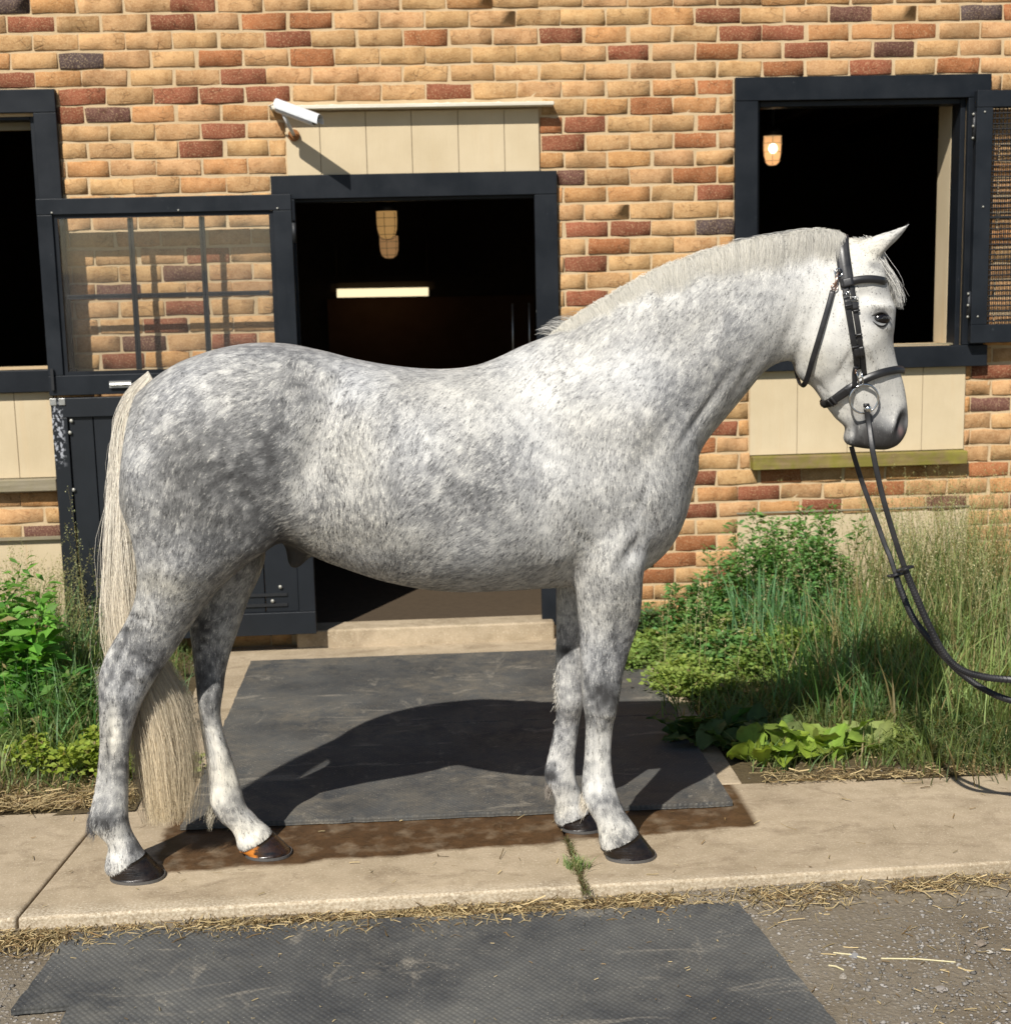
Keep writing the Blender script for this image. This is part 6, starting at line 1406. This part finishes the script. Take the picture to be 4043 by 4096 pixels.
# joint weed
gq = gnd(1089*D2S, 1640*D2S); grass_tuft(float(gq[0]), float(gq[1]), 120, .045, .016, (.20, .27, .10), 'tiny grass tuft growing in the walkway joint by the front hoof', .6, .6, .0016, .1, name='grass_tuft')
tt_ = rp.random(900)**.9; jx = jb[0][0]+(jb[1][0]-jb[0][0])*(tt_*1.1-.1); jy = jb[0][1]+(jb[1][1]-jb[0][1])*(tt_*1.1-.1)
V, Fq = blades(np.stack([jx+rp.normal(0, .006, 900), jy, np.full(900, -.002)], -1), rp.uniform(.003, .016, 900), rp.uniform(0, 6.28, 900), rp.uniform(.3, 1.2, 900), rp.uniform(0, .5, 900), rp.uniform(.0008, .002, 900), 4)
kc = np.where(rp.random((900, 1)) < .5, np.array([[.16, .18, .07]]), np.array([[.14, .095, .05]]))*rp.uniform(.6, 1.3, (900, 1))
tag(link('joint_moss', npmesh('joint_moss', V, Fq, attrs={'col': np.repeat(kc, 8, 0)}), None, M['grass']), 'moss and dirt filling the walkway joint', 'moss', kind='stuff')
# straw and litter
def straw(name, XY, n, L, label, z, spread_z=.006, w=.0010):
    ang = rp.uniform(0, 6.28, n); l = L*rp.uniform(.2, 1.0, n)**.8*1.35*np.where(rp.random(n) < .06, 1.8, 1); el = rp.normal(0, .10, n); m = 3; s = np.linspace(-.5, .5, m)
    b = rp.normal(0, .12, n); Pp = np.zeros((n, m, 3))
    for j, q in enumerate(s):
        Pp[:, j, 0] = XY[:, 0]+np.cos(ang)*l*q-np.sin(ang)*b*l*(q*q); Pp[:, j, 1] = XY[:, 1]+np.sin(ang)*l*q+np.cos(ang)*b*l*(q*q); Pp[:, j, 2] = z+rp.random(n)*spread_z*(1 if j != 1 else 1)+np.abs(el)*l*(q+.5)+.002
    S = np.stack([-np.sin(ang), np.cos(ang), rp.normal(0, .3, n)], -1); wv = w*rp.uniform(.5, 1.5, n)
    V = np.stack([Pp-S[:, None]*wv[:, None, None], Pp+S[:, None]*wv[:, None, None]+np.array([0, 0, .0012])], 2).reshape(-1, 3); q = (np.arange(n)*m*2)[:, None]+np.arange(m-1)[None, :]*2; Fq = np.stack([q, q+1, q+3, q+2], -1).reshape(-1, 4)
    c = np.array((.50, .38, .20))*rp.uniform(.35, 1.25, (n, 1)); c[rp.random(n) < .35] *= (.45, .38, .32)
    o = link(name, npmesh(name, V, Fq, attrs={'col': np.repeat(c, m*2, 0)}), None, M['straw']); tag(o, label, 'straw', kind='stuff')
n = 12000; xs = rp.uniform(-1.9, 2.4, n); yk_ = 4.203+.0245*xs; XY = np.stack([xs, yk_-.012-np.abs(rp.normal(0, .055, n))*np.interp(xs, [-1.9, .9, 1.6, 2.4], [1.1, 1.1, .8, .9])], -1); keepm = rp.random(n) < np.interp(vnoise(np.stack([xs*9, xs*0, XY[:, 1]*9], -1), 1, 61), [.2, .6], [.25, 1]); XY = XY[keepm]
straw('kerb_straw', XY, len(XY), .050, 'loose straw drifted along the foot of the kerb', LZ+.004, .022)
n = 3800; XY = np.stack([rp.uniform(-2.6, -1.02, n), 5.03+np.abs(rp.normal(0, .13, n))], -1); straw('bed_straw', XY, n, .07, 'dry straw along the front of the left bed', .004, .02)
n = 1300; XY = np.stack([rp.uniform(1.2, 3.0, n), 4.99+np.abs(rp.normal(0, .06, n))], -1); straw('bed_straw', XY, n, .05, 'dry grass litter along the front of the right bed', .004, .012)
n = 420; XY = np.stack([rp.uniform(.7, 2.2, n), rp.uniform(3.2, 4.15, n)], -1); straw('yard_straw', XY, n, .035, 'straw bits scattered over the gravel yard', LZ+.004, .004)
n = 130; XY = np.stack([rp.uniform(-1.5, 2.2, n), rp.uniform(4.24, 5.0, n)], -1); straw('walkway_litter', XY, n, .03, 'straw bits on the concrete walkway', .001, .002, .001)
n = 150; XY = np.stack([rp.uniform(-.9, 1.0, n), rp.uniform(3.3, 4.02, n)], -1); straw('mat_litter', XY, n, .012, 'straw bits on the foreground mat', LZ+.024, .002, .0007)
for (xa, ya, xb, yb), lb in zip([(1662, 1809, 1802, 1816), (1572, 1798, 1635, 1810), (1563, 1822, 1592, 1831)], ['long pale straw stalk lying on the gravel at the lower right', 'bent straw stalk just left of the long one', 'short flat straw stalk beside the mat edge']):
    a, b = gnd(xa*D2S, ya*D2S, LZ+.008), gnd(xb*D2S, yb*D2S, LZ+.008); md = (a+b)/2+np.array([0, .004, .002]); bb = MB().tube([tuple(a), tuple(md), tuple(b)], .0022, 6)
    o = link('straw_stalk', npmesh('straw_stalk', bb.v, bb.f, attrs={'col': np.tile((.68, .60, .38), (len(bb.v), 1))}), None, M['straw']); tag(o, lb, 'straw', 'straw stalks on the gravel')
# pebbles
def pebbles(n, x0, x1, y0, y1, smin, smax, label, z, avoid=None):
    bx, by = rp.uniform(x0, x1, n), rp.uniform(y0, y1, n); sz = smin+(smax-smin)*rp.random(n)**6
    if avoid is not None: k = ~avoid(bx, by); bx, by, sz = bx[k], by[k], sz[k]
    n = len(bx); o8 = np.array([(1, 0, 0), (-1, 0, 0), (0, 1, 0), (0, -1, 0), (0, 0, 1), (0, 0, -1), (.6, .6, .5), (-.6, .6, .45), (-.6, -.6, .5), (.6, -.6, .45)]); F8 = np.array([(0, 6, 4), (6, 2, 4), (2, 7, 4), (7, 1, 4), (1, 8, 4), (8, 3, 4), (3, 9, 4), (9, 0, 4), (0, 5, 2), (2, 5, 1), (1, 5, 3), (3, 5, 0), (0, 2, 6), (2, 1, 7), (1, 3, 8), (3, 0, 9)])
    V = o8[None]*sz[:, None, None]*rp.uniform(.6, 1.25, (n, 10, 1))*np.stack([rp.uniform(.7, 1.4, n), rp.uniform(.7, 1.2, n), rp.uniform(.4, .8, n)], -1)[:, None, :]
    V += np.stack([bx, by, z+sz*.25], -1)[:, None, :]; Fq = (F8[None]+(np.arange(n)*10)[:, None, None]).reshape(-1, 3)
    g_ = rp.uniform(.14, .45, (n, 1))*np.array([[1, .93, .84]]); 
    g_[:, :] *= .75
    return V.reshape(-1, 3), Fq, np.repeat(g_, 10, 0)
def off_mat(x, y):
    return (y < 4.06) & (y > 4.0-(4.05-3.2)) & (x > -1.10+ (4.05-y)*-.1) & (x < .93+(4.04-y)*.16)
V, Fq, C = pebbles(42000, -2.2, 2.6, 2.9, 4.16, .0014, .0080, '', LZ+.004, off_mat)
t_ = NT('pebble_stone'); t_.fin(t_.attr('col'), .85, spec=.2, normal=t_.bump(t_.noise(t_.pos(), 300, 3), .4, .002)); M['pebble'] = t_.m
tag(link('pebbles', npmesh('pebbles', V, Fq, attrs={'col': C}), None, M['pebble']), 'small loose stones scattered over the yard', 'stones', kind='stuff')
for i, (px, py, s, lb) in enumerate([(1612, 1806, .014, 'grey square stone left of the long straw stalk'), (1850, 1783, .016, 'brown grey stone near the right edge of the yard'), (1866, 1798, .009, 'small white stone below the brown grey one'), (1775, 1869, .015, 'flat grey stone lying near the lower right corner'), (1590, 1846, .012, 'pale stone beside the foreground mat')]):
    q = gnd(px*D2S, py*D2S, LZ+.005); bm = bmesh.new(); bmesh.ops.create_icosphere(bm, subdivisions=2, radius=s)
    for v in bm.verts: v.co = Vector((round(v.co.x/s*1.6)/1.6*s, round(v.co.y/s*1.6)/1.6*s, v.co.z*.6))*(1+random.uniform(-.16, .16))*.9
    me = bpy.data.meshes.new('stone'); bm.to_mesh(me); bm.free(); a_ = me.attributes.new('col', 'FLOAT_COLOR', 'POINT'); kc = [(.24, .235, .23), (.20, .165, .13), (.42, .39, .34), (.24, .215, .19), (.27, .24, .20)][i]
    for d_ in a_.data: d_.color = kc+(1,)
    o = link('stone', me, None, M['pebble']); o.location = (q[0], q[1], q[2]+s*.2); o.rotation_euler = (0, 0, i*1.3); tag(o, lb, 'stone', 'larger stones in the yard')
# dry stems and stray stalks rising through the right bed
for i, (px, yt, Yd, n_, lb) in enumerate([(1560, 1010, 6.5, 26, 'dry pale stalks left of the reins'), (1680, 980, 6.1, 30, 'dry pale stalks behind the reins'), (1800, 930, 6.2, 34, 'dry pale stalks right of the reins'), (1885, 960, 5.9, 34, 'dry pale stalks at the right picture edge'), (1350, 1080, 6.4, 16, 'few dry stalks above the yellow green plants'), (1460, 1120, 5.9, 18, 'few dry stalks in front of the leafy weeds')]):
    x, Y, h = R(px, Yd, yt); seed_grass(x, Y, n_, h, .10, lb, col=(.42, .38, .20), headcol=(.46, .42, .24), spx=.16, head=18, cl=.009, name='dry_stalks')
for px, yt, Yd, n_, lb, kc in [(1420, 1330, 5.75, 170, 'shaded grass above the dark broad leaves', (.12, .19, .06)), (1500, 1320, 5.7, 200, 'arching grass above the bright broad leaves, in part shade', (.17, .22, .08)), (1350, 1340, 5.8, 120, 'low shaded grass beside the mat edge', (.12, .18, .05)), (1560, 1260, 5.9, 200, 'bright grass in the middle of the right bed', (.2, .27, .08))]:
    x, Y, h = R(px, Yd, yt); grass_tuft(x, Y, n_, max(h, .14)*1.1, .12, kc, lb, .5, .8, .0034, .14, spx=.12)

BG = (.14, .27, .13)
for px, yt, Yd, n_, lb in [(1410, 1090, 6.75, 90, 'blue green upright grass before the left end of the low panel'), (1455, 1080, 6.55, 150, 'broad bladed blue green grass below the tallest weeds'), (1500, 1090, 6.6, 130, 'broad bladed blue green grass under the middle of the low panel'), (1570, 1185, 6.4, 90, 'blue green grass at the right foot of the leafy weeds'), (1620, 1140, 6.5, 80, 'blue green grass left of the upper reins')]:
    x, Y, h = R(px, Yd, yt); grass_tuft(x, Y, n_, h*1.1, .08, BG, lb, .14, .35, .0062, .06, spx=.10)
for px, yt, Yd, ns, lb in [(1400, 1030, 6.9, 16, 'loose feathery weed at the left corner of the low panel'), (1480, 1010, 6.7, 22, 'loose feathery weed between the two tallest clumps'), (1535, 1060, 6.75, 10, 'loose feathery weed right of the tallest clump'), (1300, 1150, 6.8, 14, 'loose green weed against the bricks beside the mat'), (1370, 1130, 6.6, 16, 'loose green weed in front of the brick pier')]:
    x, Y, h = R(px, Yd, yt); leafy(x, Y, h*1.05, ns, .09, (.13, .26, .075), lb, .032, .006, 130, bushy=.14, top=.0)
x, Y, h = R(28, 6.0, 1100); leafy(x, Y, h, 9, .06, (.14, .32, .05), 'large leaved bright thistle at the left picture edge', .10, .017, 46, bushy=.12)
x, Y, h = R(70, 5.8, 1290); leafy(x, Y, h, 8, .07, (.09, .20, .04), 'large leaved darker thistle low in the left bed', .09, .015, 40, bushy=.11)
